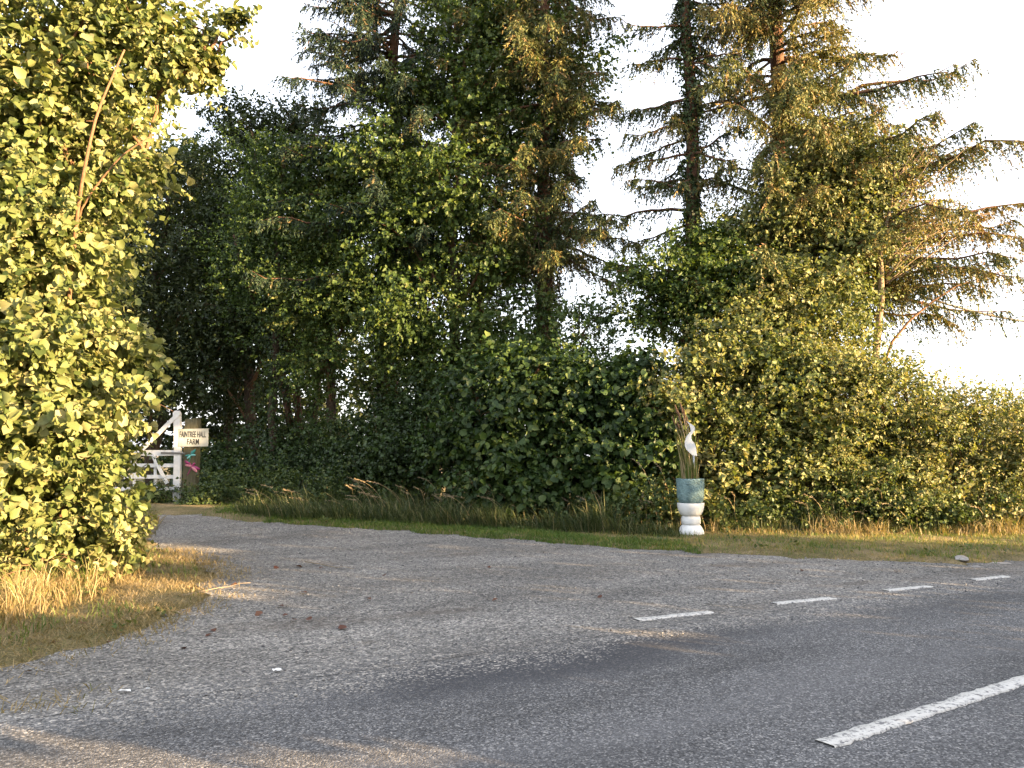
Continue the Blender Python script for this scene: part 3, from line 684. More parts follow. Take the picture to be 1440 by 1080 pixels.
for nme, mat, n_, hh, dvar in (('blade', 'grass', 110, (28, 88), .66), ('dry_blade', 'dry', 80, (25, 70), .7), ('front_blade', 'grass', 70, (18, 34), .55), ('front_dry_blade', 'dry', 40, (18, 34), .85)):
    mb = MB(); a = rng.uniform(0, 6.28, n_); r_ = rng.uniform(0, 9 if 'front' in nme else 12, n_) * w
    Pp = np.stack([np.cos(a) * r_ - 1 * w, np.sin(a) * r_ * .7 + .03 if 'front' not in nme else -np.abs(np.sin(a)) * r_ * .1 - .19, np.zeros(n_)], 1); Hh = rng.uniform(*hh, n_) * w
    ln = np.stack([np.cos(a) * .10 + rng.normal(0, .05, n_) - .05, np.sin(a) * .1], 1)
    grass_blades(mb, Pp, Hh, 1.7 * w, ln, np.clip(rng.normal(dvar, .2, n_), 0, 1), .2); o = mb.build(nme, M[mat], reed); o['kind'] = 'stuff'
for (tx, ty) in [(951, 575), (955, 583), (958, 572), (962, 580), (966, 590), (947, 590), (953, 596)]:
    mb = MB(); mh = MB(); t_ = A(tx, ty, UY + rng.uniform(-.1, .1)) - reed_loc; b_ = np.array([rng.uniform(-6, 4) * w, rng.uniform(-.08, .08), 0])
    q = np.linspace(0, 1, 6)[:, None]; Pp = b_ + (t_ - b_) * q; Pp[:, 0] += .04 * np.sin(np.pi * q[:, 0])
    mb.tube(Pp, .008, 5); mh.tube(Pp[-1] + (Pp[-1] - Pp[-2]) * np.linspace(-.5, .35, 6)[:, None], [.006, .016, .019, .017, .012, .003], 6)
    st = mb.build('stalk', M['seed'], reed); mh.build('seed_head', M['twig'], st)
# heron cut-out on a stake
HZ = [(292, 265), (322, 301), (338, 340), (345, 385), (320, 415), (292, 450), (275, 505), (275, 560), (292, 600), (330, 635), (362, 665), (418, 675), (412, 625), (402, 565), (385, 525), (362, 498), (350, 470), (352, 430), (372, 402), (391, 375), (393, 345), (378, 318), (350, 303), (325, 286)]
hp = [A(930 + x / 8.31, 560 + y / 8.31, UY - .19) for x, y in HZ]
hl = np.array([hp[10][0], UY - .18, ztop]); heron = thing('heron_cutout', hl, 'pale grey flat metal heron cut-out standing in front of the reeds', 'garden ornament')
bm = bmesh.new(); vv = [bm.verts.new(Vector(p - hl)) for p in hp]; f = bm.faces.new(vv)
r = bmesh.ops.extrude_face_region(bm, geom=[f]); bmesh.ops.translate(bm, verts=[v for v in r['geom'] if isinstance(v, bmesh.types.BMVert)], vec=(0, .012, 0))
bmesh.ops.triangulate(bm, faces=bm.faces[:]); bmesh.ops.recalc_face_normals(bm, faces=bm.faces[:])
me = bpy.data.meshes.new('silhouette'); bm.to_mesh(me); bm.free(); me.materials.append(M['steel']); me.shade_flat(); link('silhouette', me, heron)
for x in (373, 384):
    a_ = A(930 + x / 8.31, 560 + 664 / 8.31, UY - .182); mb = MB(); mb.tube([a_ - hl, np.array([a_[0], UY - .182, ztop - .05]) - hl], .006, 6); mb.build('leg', M['steel'], heron)

# ------------------------------------------------------------------ hedge and trees across the road behind the camera (unseen; heights and holes shaped to cast the shade)
def row(name, label, s0, s1, n0, z0, z1, thick, n_leaf, grp=None, cat='hedge', holes=()):
    c = SN((s0 + s1) / 2, n0); base = np.array([c[0], c[1], 0.0]); root = thing(name, base, label, cat, grp)
    s = rng.uniform(s0, s1, n_leaf); n = n0 + rng.uniform(-1, 1, n_leaf) * thick
    topz = z1 + .22 * noise2(s * 1.6, n * 2, s0) + .12 * rng.normal(size=n_leaf)
    z = z0 + (topz - z0) * rng.uniform(0, 1, n_leaf) ** .8
    keep = np.ones(n_leaf, bool)
    hn, hsd = head.x * ND[0] + head.y * ND[1], head.x * SD[0] + head.y * SD[1]
    for (hs, hz, rs, rz) in holes: keep &= ((s - (n - n0) * hsd / hn - hs) / rs) ** 2 + ((z - (n - n0) * head.z / hn - hz) / rz) ** 2 > rng.uniform(.7, 1.1, n_leaf)  # leaves cut away along the sun direction to let light streaks through
    s, n, z = s[keep], n[keep], z[keep]
    P = np.stack([SD[0] * s + ND[0] * n, SD[1] * s + ND[1] * n, z], 1); k = len(P)
    mb = MB(); leaves(mb, P, rng.normal(size=(k, 3)), rng.normal(size=(k, 3)) + [0, 0, .6], .19 * rng.uniform(.7, 1.3, k), WIDE_V, LEAF_T, np.clip(rng.normal(.45, .2, k), 0, 1))
    mb.build('crown', M['hawthorn'], root, base, 'stuff')
    tb = MB()
    for q in np.arange(s0 + .5, s1, 1.3):
        b_ = SN(q, n0); tb.tube([[*b_, -.1], [b_[0] + rng.normal() * .1, b_[1], z1 * .5], [b_[0] + rng.normal() * .3, b_[1] + rng.normal() * .2, z1 * .9]], [.06, .04, .015], 6)
    tb.build('branchwork', M['bark'], root, base, 'stuff')
row('hawthorn_hedge', 'clipped hawthorn hedge on the far side of the road, low stretch', -3, 10.6, -2.6, .05, 2.35, .5, 20000, 'hedge across the road', holes=[(4.8, 1.46, 1.0, .21), (5.7, 1.36, .7, .15), (9.9, 1.64, .8, .13)])
row('tall_shade_hedge', 'unseen tall stretch of hedge across the road, added to shade drive, centre and gate', 10.6, 20.2, -3.0, .1, 8.6, .9, 28000, 'hedge across the road', holes=[(12.9, 3.7, 1.0, .34), (11.8, 3.35, .5, .2), (16.0, 6.4, .4, .3), (17.0, 5.6, .4, .35), (18.4, 5.2, .5, .35), (19.2, 3.9, .35, .3), (18.8, 7.2, .5, .3)])  # added out of view, raised until drive, centre and gate fall in shade
row('hawthorn_hedge', 'clipped hawthorn hedge on the far side of the road, beyond the tall stretch', 20.2, 44.0, -2.6, .05, 2.0, .5, 20000, 'hedge across the road')

# ------------------------------------------------------------------ left: hazel at the corner of the drive
B = blob
hz_blobs = [B(30, 720, 9.8, 105, 80, .9), B(-30, 640, 9.4, 120, 110, 1.0), B(80, 620, 10.4, 66, 90, .9), B(88, 540, 10.2, 78, 70, .9), B(20, 520, 9.8, 110, 100, 1.), B(70, 440, 10.2, 75, 80, .9),
            B(10, 400, 10, 100, 100, 1.), B(80, 330, 10.3, 65, 70, .8), B(30, 280, 10, 90, 80, .9), B(110, 250, 10.5, 65, 60, .8), B(60, 170, 10.2, 100, 80, .9), B(150, 160, 10.6, 70, 60, .8), B(-40, 150, 10, 100, 100, 1.),
            B(110, 70, 10.4, 95, 70, .9), B(200, 70, 10.8, 60, 55, .7), B(20, 30, 10.2, 110, 90, 1.), B(170, -30, 10.6, 100, 70, 1.), B(92, 720, 10.6, 48, 66, .7), B(112, 655, 11., 36, 70, .6),
            B(235, 60, 10.9, 45, 26, .4), B(285, 42, 11, 42, 18, .3), B(250, 105, 11., 38, 14, .3), B(290, 92, 11, 30, 8, .2), B(330, 48, 11, 18, 8, .2), B(310, 45, 11, 24, 8, .2), B(270, 98, 11, 30, 9, .2), B(225, 130, 10.9, 30, 26, .4), B(60, 780, 9.6, 70, 30, .5), B(140, 770, 10.4, 36, 26, .4), B(0, 800, 9.2, 60, 36, .5), B(205, 215, 10.8, 28, 30, .4), B(165, 480, 10.8, 30, 24, .3), B(155, 545, 10.9, 20, 24, .3)]
hazel = leafy('hazel_bush', 'tall sunlit hazel bush with big round leaves at the corner of the gravel drive', 'bush', None, (-5.6, 10.3), None, .06, hz_blobs, 6900, 7, .30, .097, M['hazel'], ROUND_V, ROUND_T,
              up=.15, droop=.5, shell=.5, pick=300, fine=60, vmu=.5, vsd=.24, cell=26, cr_=.2)
hb = np.array(hazel.location)
for k, (pts, r0) in enumerate([([(85, 760), (96, 420), (112, 270), (135, 160), (175, 70)], .034), ([(20, 760), (30, 320), (52, 190), (80, 90)], .03), ([(60, 760), (90, 500), (105, 300), (170, 218), (215, 190)], .02), ([(-20, 800), (-10, 420), (20, 250), (60, 120), (130, 10)], .035), ([(110, 740), (130, 560), (180, 545), (243, 578)], .009)]):
    P = np.array([A(x, y, (10.5, 10.2, 9.8, 9.75, 9.8)[min(j, 4)] + .1 * k) for j, (x, y) in enumerate(pts)]); t = np.linspace(0, len(P) - 1, 16)
    Q = np.stack([np.interp(t, np.arange(len(P)), P[:, q]) for q in range(3)], 1); Q[1:-1] = (Q[:-2] + Q[1:-1] * 2 + Q[2:]) / 4
    mb = MB(); mb.tube(Q, np.linspace(r0, r0 * .35, 16), 7); mb.build('stem', M['twig'], hazel, hb)
leafy('hazel_bush', 'hazel bush standing further along the road verge from the drive corner', 'bush', None, (-8.2, 7.6), None, .06,
      [B(-190, 640, 9.2, 150, 140, 1.2), B(-170, 400, 9.6, 130, 130, 1.2), B(-150, 180, 9.8, 130, 120, 1.2), B(-260, 500, 9, 150, 200, 1.4), B(-120, 20, 10, 120, 90, 1.2)], 2600, 6, .35, .12, M['hazel'], WIDE_V * [1.3, 1, 1], LEAF_T, up=.15, droop=.5, fine=30)
leafy('hazel_bush', 'shaded hazel behind the corner bush, along the drive side', 'bush', None, (-9.2, 14.5), None, .06,
      [B(50, 600, 13.6, 75, 110, 1.3), B(50, 420, 13.5, 90, 110, 1.3), B(100, 260, 13.8, 80, 90, 1.2), B(150, 120, 14, 80, 70, 1.2), B(20, 200, 13.5, 100, 120, 1.4)], 3000, 6, .4, .11, M['hazel'], WIDE_V, LEAF_T, up=.15, droop=.4, fine=30)

# ------------------------------------------------------------------ centre: shaded hazel and undergrowth
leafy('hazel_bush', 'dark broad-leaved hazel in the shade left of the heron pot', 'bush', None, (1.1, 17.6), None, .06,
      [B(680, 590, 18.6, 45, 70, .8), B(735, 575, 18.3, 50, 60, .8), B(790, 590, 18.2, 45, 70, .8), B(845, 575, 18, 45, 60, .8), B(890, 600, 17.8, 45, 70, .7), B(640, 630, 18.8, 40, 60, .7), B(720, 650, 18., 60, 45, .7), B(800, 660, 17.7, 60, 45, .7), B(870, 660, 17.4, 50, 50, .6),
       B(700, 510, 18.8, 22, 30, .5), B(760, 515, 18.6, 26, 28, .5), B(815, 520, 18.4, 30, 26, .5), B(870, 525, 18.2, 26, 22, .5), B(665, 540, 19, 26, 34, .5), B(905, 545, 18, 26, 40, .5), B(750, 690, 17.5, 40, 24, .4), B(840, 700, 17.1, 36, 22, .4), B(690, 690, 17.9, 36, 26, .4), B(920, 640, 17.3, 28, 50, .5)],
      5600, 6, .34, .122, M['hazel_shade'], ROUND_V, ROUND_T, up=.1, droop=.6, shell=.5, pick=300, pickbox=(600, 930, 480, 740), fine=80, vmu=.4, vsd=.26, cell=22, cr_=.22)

def hedge_blobs(pts, Y, depth):
    o = []
    for (px, top, bot, yy) in pts:
        h = (bot - top) / 2; o.append(B(px, top + h * .55, yy, 48, h * .62, depth)); o.append(B(px + 12, bot - h * .55, yy - .1, 50, h * .62, depth * .95))
        o.append(B(px, (top + bot) / 2 + 10, yy + 1.0, 52, h * .82, .55)); o.append(B(px, (top + bot) / 2 - 10, yy + 1.5, 52, h * .8, .4))
        o.append(B(px + rng.uniform(-20, 20), top + 8 + rng.uniform(-8, 18), yy, 20, 22, .4))
    return o
leafy('hawthorn_hedge', 'high unclipped sunlit hedge directly behind the heron pot', 'hedge', None, (4.4, 17.5), None, .05,
      hedge_blobs([(935, 520, 735, 17.4), (985, 505, 735, 17.4), (1040, 492, 735, 17.2), (1095, 485, 735, 17.1), (1145, 490, 738, 17.)], 17, .9), 10500, 6, .27, .094, M['hawthorn'], WIDE_V, LEAF_T, shell=.5, fine=110, vmu=.5, vsd=.3, cr_=.2, shoots=70)
leafy('hawthorn_hedge', 'sunlit hedge beneath the pale bare trunk, right of the heron pot', 'hedge', None, (8.0, 17.2), None, .05,
      hedge_blobs([(1190, 495, 740, 17.), (1240, 515, 742, 16.9), (1285, 538, 745, 16.9)], 17, .95), 8600, 6, .27, .074, M['hawthorn'], LEAF_V, LEAF_T, shell=.5, fine=80, vmu=.55, vsd=.3, cr_=.2, shoots=60)
leafy('hawthorn_hedge', 'lower sunlit end of the hedge running off under the open sky', 'hedge', None, (10.6, 17.0), None, .05,
      hedge_blobs([(1330, 550, 745, 16.8), (1380, 562, 748, 16.8), (1430, 572, 750, 16.7), (1485, 575, 750, 16.6), (1540, 578, 750, 16.5)], 17, .95), 9500, 6, .27, .076, M['hawthorn'], LEAF_V, LEAF_T, shell=.5, fine=90, vmu=.6, vsd=.28, cr_=.2, shoots=110)
leafy('field_tree', 'small dark far tree showing over the lower end of the hedge', 'tree', None, (44, 70), A(1438, 578, 70), .2, [B(1432, 588, 70, 22, 12, 2), B(1465, 586, 70, 24, 14, 2)], 700, 5, .6, .3, M['maple'], fine=10)

# ------------------------------------------------------------------ spruces
S1, P1, b1 = spruce('spruce_tree', 'dark spruce with shade put into its needle colour, towering left of the others', A(548, 640, 24)[:2], 25, .26, 6.6, 4.4, 34, M['spruce_shade'], tone=.25, rise=.02, ivy=(0, 8, .38, 7000), brown=.06, dens=.9, front=28, extra=[(8.6 + .5 * q, 3.14 + .45 * math.sin(q * 2.1), 3.7 - .07 * q, -.02) for q in range(14)])
S2, P2, b2 = spruce('spruce_tree', 'spruce with dead hanging brown ivy stems round its trunk', A(768, 640, 21.5)[:2], 24, .24, 6.8, 2.8, 38, M['spruce'], tone=.37, rise=-.05, hang=.9, dens=1.2, front=20, ivy=(2.0, 12.5, .42, 9000), brown=.14)
S3, P3, b3 = spruce('spruce_tree', 'slim spruce with ivy-wrapped trunk and short drooping arms, right behind the heron pot', A(977, 640, 19.6)[:2], 23, .22, 8.3, 2.1, 19, M['spruce'], tone=.32, rise=-.05, ivy=(2.5, 13.5, .27, 8000), brown=.12,
                    extra=[(7.6, 3.3, 2.6, .02), (7.2, 2.9, 1.8, -.1), (9.1, 3.0, 1.7, -.12), (6.2, 3.4, 1.5, -.1), (10.4, 3.1, 1.5, -.1)])
S4, P4, b4 = spruce('spruce_tree', 'broad brown-flecked spruce, its needles coloured gold as sunlit, with long rising arms reaching towards the open sky', A(1105, 640, 20.2)[:2], 24, .30, 5.6, 4.0, 44, M['spruce'], tone=.47, rise=.02, hang=1.2, dens=1.1, front=52, ivy=(1.5, 9, .36, 7000), brown=.11,
                    gap=lambda az, z: math.cos(az) < -.5 and z < 9,
                    extra=[(6.3, -.62, 5.4, -.04), (6.5, -.72, 5.0, -.08), (7.2, -.85, 4.6, .0), (8.7, -.7, 4.8, .10), (8.9, -.95, 4.4, .14), (7.1, -.42, 6.0, .02), (8.0, -.5, 5.6, .10), (5.9, -.2, 5.4, -.02), (6.1, -.35, 4.6, -.06), (6.5, -.25, 5.0, -.03), (6.9, -.5, 4.6, .10), (7.2, -.75, 4.2, .10), (7.3, 3.6, 2.2, .0), (7.0, -.05, 6.3, .16), (7.4, -.12, 5.6, .10), (5.2, -.15, 4.2, .06), (5.6, -.6, 3.6, .05), (7.6, .1, 5.4, .22), (8.2, -.35, 4.4, .22), (9.0, -.05, 5.4, .30), (10.2, -.25, 4.8, .34), (6.4, -.9, 3.2, .05), (10.4, -.6, 3.8, .2)])
S5, P5, b5 = spruce('spruce_tree', 'spruce filling the gap high up between the dark spruce and the ivy-stemmed one', A(668, 640, 24.5)[:2], 25, .24, 7.0, 3.6, 30, M['spruce'], tone=.38, rise=0, ivy=(1, 9, .36, 6000), brown=.12, front=22)
# dead ivy stems hanging on the second spruce
mb = MB()
for _ in range(70):
    z0_ = rng.uniform(4.2, 8.5); L = rng.uniform(.6, 2.2); a = rng.uniform(0, 6.28); c = path_at(P2, z0_)
    t = np.linspace(0, 1, 6)[:, None]; Pp = c + np.array([math.cos(a), math.sin(a), 0]) * (.30 + .12 * t) + np.array([0, 0, -1.]) * L * t + rng.normal(size=(6, 3)) * .05
    mb.tube(Pp, np.linspace(.012, .005, 6), 4)
mb.build('dead_ivy_stem', M['pale'], S2, b2, 'stuff')
mb = MB(); n = 1500; z = rng.uniform(2.9, 5.0, n); C = np.stack([np.interp(z, P2[:, 2], P2[:, k]) for k in range(3)], 1); a = rng.uniform(0, 6.28, n)
o_ = np.stack([np.cos(a), np.sin(a), 0 * a], 1); blades(mb, C + o_ * rng.uniform(.22, .36, n)[:, None], nrm(np.array([0, 0, -1.]) + .35 * o_ + .3 * rng.normal(size=(n, 3))), rng.uniform(.1, .3, n), .014, np.clip(rng.normal(.85, .1, n), 0, 1))
mb.build('dead_ivy', M['spruce'], S2, b2, 'stuff')

# ------------------------------------------------------------------ broad-leaved trees among them
G4 = None
leafy('field_maple', 'field maple with mid-green leaves in front of the two middle spruces', 'tree', G4, A(636, 640, 22)[:2], A(640, 150, 22.4), .19,
      [B(560, 330, 22, 65, 55), B(640, 260, 21.5, 80, 70), B(600, 430, 21.5, 80, 50), B(700, 350, 21.5, 60, 60), B(545, 220, 22, 55, 45), B(690, 470, 21.3, 50, 45), B(625, 520, 21.5, 50, 35), B(725, 200, 22, 55, 60), B(640, 130, 22.4, 80, 60), B(580, 140, 22.6, 40, 45), B(740, 90, 22.4, 60, 60), B(670, 40, 22.6, 80, 50), B(580, 500, 22, 50, 40), B(640, -20, 23, 70, 40), B(740, 10, 22.6, 60, 40), B(740, 440, 21.4, 40, 45), B(660, 500, 21, 40, 40), B(735, 500, 20.6, 36, 30), B(800, 150, 22, 40, 60), B(820, 60, 22, 40, 50), B(690, 130, 22, 50, 50)],
      12500, 6, .38, .102, M['maple'], WIDE_V, LEAF_T, up=.05, droop=.5, shell=.42, fine=130, vmu=.5, vsd=.2)
leafy('field_maple', 'field maple with drooping green sprays, left of the middle trees', 'tree', G4, A(470, 640, 23.5)[:2], A(455, 200, 23.8), .16,
      [B(470, 330, 23.4, 60, 45), B(440, 240, 23.8, 55, 45), B(500, 420, 23, 60, 45), B(440, 420, 23.2, 50, 50), B(390, 300, 24, 45, 45), B(500, 250, 23.6, 50, 45), B(460, 510, 23, 60, 40)],
      7560, 6, .36, .09, M['maple'], WIDE_V, LEAF_T, up=.05, droop=.5, fine=80, vmu=.5)
leafy('field_maple', 'low-spreading field maple reaching leftwards beside the slim ivy-wrapped spruce', 'tree', G4, A(990, 640, 18.8)[:2], A(985, 370, 18.8), .10,
      [B(930, 375, 18.6, 36, 20), B(985, 350, 18.6, 40, 18), B(905, 415, 18.6, 26, 18), B(1005, 420, 18.5, 38, 30), B(872, 382, 18.8, 20, 9), B(950, 425, 18.6, 34, 16), B(1045, 380, 18.6, 34, 30), B(980, 395, 18.3, 36, 18), B(925, 450, 18.6, 20, 14), B(985, 470, 18.4, 28, 20), B(1010, 340, 18.7, 22, 14), B(895, 445, 18.7, 12, 10)],
      3500, 6, .3, .085, M['maple'], WIDE_V, LEAF_T, up=.1, droop=.4, fine=80, vmu=.45)
leafy('field_maple', 'sunlit golden-green field maple crowded under the broad spruce', 'tree', G4, A(1140, 640, 18.6)[:2], A(1140, 260, 18.9), .13,
      [B(1060, 330, 19, 55, 50), B(1120, 285, 19, 55, 45), B(1100, 420, 18.5, 80, 55), B(1180, 360, 18.5, 65, 55), B(1215, 300, 18.5, 45, 45), B(1160, 455, 18.2, 62, 50), B(1060, 480, 18, 65, 45), B(1130, 520, 17.8, 90, 40), B(1160, 230, 18.8, 50, 40), B(1235, 240, 18.7, 35, 40)],
      11000, 6, .32, .078, M['hawthorn'], WIDE_V, LEAF_T, up=.15, droop=.3, fine=130, vmu=.5, vsd=.24)
leafy('young_oak', 'young tree with brown-tinged leaves between the ivy-stemmed spruce and open sky', 'tree', G4, A(812, 640, 19.6)[:2], A(815, 430, 19.6), .07,
      [B(820, 470, 19.6, 42, 38), B(850, 440, 19.6, 28, 22), B(790, 500, 19.4, 45, 30), B(845, 500, 19.4, 40, 25)], 650, 6, .3, .085, M['hazel_shade'], LOBE_V, LOBE_T, fine=40, vmu=.5)
# pale bare-stemmed tree
bt = A(1240, 640, 18.0); base = np.array([bt[0], bt[1], float(hgt(bt[0], bt[1]))])
pale = thing('dying_tree', base, 'thin pale-barked tree with bare fanned twigs, standing in the sunlit hedge', 'tree')
P = np.array([A(x, y, 18.0) for x, y in [(1230, 600), (1237, 500), (1241, 420), (1242, 350), (1252, 290), (1256, 225)]]); P[0, 2] = base[2] - .1
mb = MB(); t = np.linspace(0, 5, 16); P[1:] += rng.normal(size=(5, 3)) * .05; Q = np.stack([np.interp(t, np.arange(6), P[:, k]) for k in range(3)], 1); mb.tube(Q, np.linspace(.11, .012, 16), 8, wob=.07); mb.build('trunk', M['pale'], pale, base)
mb = MB()
P = np.array([A(x, y, 17.9) for x, y in [(1236, 530), (1255, 480), (1280, 450), (1310, 425), (1345, 402), (1390, 388), (1445, 366)]]); mb.tube(P, np.linspace(.036, .007, 7), 6)
mb.build('side_branch', M['twig'], pale, base)
for k in range(46):
    mb = MB(); y0 = rng.uniform(260, 400); a_ = A(1246 + (400 - y0) * .04, y0, 18); b_ = A(rng.uniform(1290, 1400), y0 - rng.uniform(10, 130), 18 + rng.uniform(-1, 1)); limb(mb, a_, b_, .016, .003, sag=-.04, seg=7, k=4, jit=.05); mb.build('twig', M['pale'], pale, base)
mb = MB(); n = 900; q = rng.uniform(0, 1, n); Pp = np.array([A(1262 + 120 * a * rng.uniform(.5, 1), 380 - 170 * a * rng.uniform(.3, 1) + rng.normal() * 25, 18 + rng.normal() * .5) for a in q])
leaves(mb, Pp, rng.normal(size=(n, 3)) + [0, 0, -.6], rng.normal(size=(n, 3)) + [0, 0, 1], .06 * rng.uniform(.6, 1.2, n), LEAF_V, LEAF_T, np.clip(rng.normal(.75, .15, n), 0, 1)); mb.build('crown', M['hawthorn'], pale, base, 'stuff')

# ------------------------------------------------------------------ left background thicket, in deep shade that its leaf colours also carry
leafy('willow_tree', 'bushy dark willow behind the white gate', 'tree', None, A(215, 640, 27)[:2], A(235, 250, 27), .18,
      [B(190, 310, 27, 80, 70), B(270, 265, 27.5, 65, 55), B(250, 350, 26.6, 80, 60), B(165, 420, 26, 70, 70), B(255, 440, 26, 80, 70), B(200, 540, 25.6, 80, 60), B(310, 300, 27, 45, 50), B(130, 520, 26, 60, 80)], 8500, 6, .5, .13, M['willow'], NARROW_V * [1.5, 1, 1], LEAF_T, up=.7, shell=.4, fine=120, vmu=.25)
leafy('willow_tree', 'dark many-branched tree with leaning trunks, right of the name board', 'tree', None, A(345, 640, 26)[:2], A(362, 210, 26.5), .20,
      [B(345, 330, 26.5, 60, 60), B(370, 225, 27, 50, 45), B(400, 380, 25.5, 60, 60), B(330, 440, 25.5, 70, 60), B(340, 170, 27, 30, 25), B(420, 180, 27, 35, 35), B(400, 470, 25, 50, 45), B(300, 530, 26, 70, 55)], 7000, 6, .45, .125, M['willow'], LEAF_V, LEAF_T, up=.4, fine=110, vmu=.22)
mb_root = thing('leaning_tree', (*A(420, 640, 24.5)[:2], .25), 'dark tree with two trunks leaning away towards the gate', 'tree', None)
bl = np.array(mb_root.location)
for pts, r0 in (([(425, 640), (400, 540), (372, 460), (345, 390), (330, 330)], .13), ([(430, 640), (415, 520), (395, 440), (380, 380), (385, 300)], .12)):
    mb = MB(); P = np.array([A(x, y, 24.5) for x, y in pts]); P[0, 2] = bl[2] - .1; mb.tube(P, np.linspace(r0, r0 * .5, 5), 8, wob=.05); mb.build('trunk', M['barkred'], mb_root, bl)
mb = MB(); Pt, out, idx = sample_twigs([B(345, 330, 24.5, 50, 50), B(385, 290, 24.5, 50, 50), B(360, 400, 24.3, 40, 40), B(440, 560, 24, 50, 60)], 1700); Q, LD, N, S = twig_leaves(Pt, out, 6, .4, .09)
leaves(mb, Q, LD, N, S, LEAF_V, LEAF_T, np.clip(rng.normal(.3, .2, len(Q)), 0, 1)); mb.build('crown', M['maple'], mb_root, bl, 'stuff')
for k, (px, w_, Y, lab) in enumerate([(380, .12, 23.6, 'slim dark trunk right in front of the leaning tree'), (585, .17, 22.4, 'stout dark trunk beside the field maple of the middle'), (318, .15, 28, 'dark straight trunk behind the leaning tree'), (535, .16, 24, 'dark trunk under the tall shaded spruce'), (440, .13, 27, 'dark trunk between the leaning tree and the tall shaded spruce')]):
    b_ = A(px, 640, Y); b_[2] = float(hgt(b_[0], b_[1])); r = thing('ivy_clad_tree', b_, lab + ', ivy-covered', 'tree')
    P = trunk_path([b_[0], b_[1], b_[2] - .1], [b_[0] + .2, b_[1], 10.5], 9, .08); mb = MB(); mb.tube(P, np.linspace(w_ * 1.2, .05, 9), 8); mb.build('trunk', M['bark'], r, b_)
    ivy_on(r, P, .3, 9.5, .42, 5200, b_)
    mb = MB(); bb = [B(px + rng.uniform(-40, 40), y, Y + rng.uniform(-.5, .8), 45, 40) for y in (230, 300, 380, 450)]
    Pt, out, idx = sample_twigs(bb, 1300); Q, LD, N, S = twig_leaves(Pt, out, 6, .4, .09); leaves(mb, Q, LD, N, S, LEAF_V, LEAF_T, np.clip(rng.normal(.3, .2, len(Q)), 0, 1)); mb.build('crown', M['maple'], r, b_, 'stuff')
leafy('holly_bush', 'dark low shrub under the trees right of the gate post', 'bush', None, A(350, 640, 23)[:2], None, .04,
      [B(330, 675, 23.4, 55, 32), B(400, 665, 23.2, 50, 36), B(290, 665, 24.5, 45, 36), B(455, 668, 22.4, 50, 34), B(370, 630, 24.5, 34, 26), B(430, 625, 24, 26, 26)], 4600, 6, .3, .085, M['ivy'], WIDE_V, LEAF_T, fine=50, vmu=.45)
leafy('holly_bush', 'dark shrub under the middle trees, left of the shaded hazel', 'bush', None, A(555, 640, 20.4)[:2], None, .04,
      [B(520, 665, 20.8, 46, 40), B(575, 650, 20.4, 44, 48), B(625, 630, 19.8, 34, 60), B(550, 600, 21.5, 30, 34), B(610, 570, 21, 28, 30), B(495, 630, 22, 34, 34)], 4800, 6, .3, .085, M['ivy'], WIDE_V, LEAF_T, fine=50, vmu=.5)
# the wood behind: one dark mass
mb = MB(); bb = []
for px in range(-260, 640, 50):
    top = 250 if px < 330 else 360 + max(0, px - 400) * .75
    for y in np.arange(top, 680, 75): bb.append(B(px + rng.uniform(-20, 20), y, 33 + rng.uniform(-2, 2), 48, 52, 1.4))
Pt, out, idx = sample_twigs(bb, 12000, .5, cr=.45); Q, LD, N, S = twig_leaves(Pt, out, 5, .55, .30)
leaves(mb, Q, LD, N, S, LEAF_V, LEAF_T, np.clip(rng.normal(.25, .2, len(Q)), 0, 1))
w_ = mb.build('woodland', M['willow']); tag(w_, 'dark mass of woodland foliage far behind the gate', 'woodland', kind='stuff')

# ------------------------------------------------------------------ grasses and low plants
def scatter(n, poly_px=None, fn=None, region=None):
    x = rng.uniform(region[0], region[1], n); y = rng.uniform(region[2], region[3], n); return x, y
def place(mb, x, y, H, W, lean, var, curl=.5):
    P = np.stack([x, y, np.maximum(gz(x, y) - .01, hgt(x, y) + .003)], 1); grass_blades(mb, P, H, W, lean, np.clip(var, 0, 1), curl)
# mown verge along the hedge, left and right verges
x = rng.uniform(-9, 15, 150000); y = rng.uniform(9, 21, 150000)
b_ = bare(x, y); n_ = x * ND[0] + y * ND[1]
ok = (b_ > -.14) & (rng.uniform(size=len(x)) < ss(-.16, .12, b_)) & (b_ < np.where(x < 2, 1.8, 3.4)) & (y > 11) & (x > -7.0) & (n_ > 5.9) & ~((x < -3.5) & (y < 17)); ok &= (rng.uniform(size=len(x)) < .35 + .65 * ss(-.4, .5, noise2(x * 1.4, y * 2, 2) + np.where(x < 1, .6, 0.15))) & (rng.uniform(size=len(x)) < np.where(b_ < .18, .5, 1))
x, y, b_ = x[ok], y[ok], b_[ok]; k = len(x)
dryness = np.where(x > 1.5, .38, .05) + .45 * noise2(x * 1.6, y * 2.5, 9) * np.where(x > 1.5, 1, .35)
mb = MB(); place(mb, x, y, rng.uniform(.03, .13, k) * (.6 + .7 * ss(-.4, .6, noise2(x * 3.1, y * 4, 7))), .009, rng.normal(0, .6, (k, 2)), .35 + dryness + rng.normal(0, .2, k))
tag(mb.build('verge_grass', M['grass']), 'short mown grass strip between the gravel and the hedge', 'grass', kind='stuff')
x = rng.uniform(-7, 3, 110000); y = rng.uniform(12.5, 20.5, 110000); b_ = bare(x, y); ok = (b_ > -.08) & (b_ < 1.0) & (y > 12.5 - .6 * x) & (x > -6.6) & ~((x < -5.2) & (y < 18)); x, y = x[ok], y[ok]; k = len(x)
mb = MB(); place(mb, x, y, rng.uniform(.03, .10, k), .010, rng.normal(0, .5, (k, 2)), rng.normal(.42, .18, k) + .15 * noise2(x * 2, y * 2, 3))
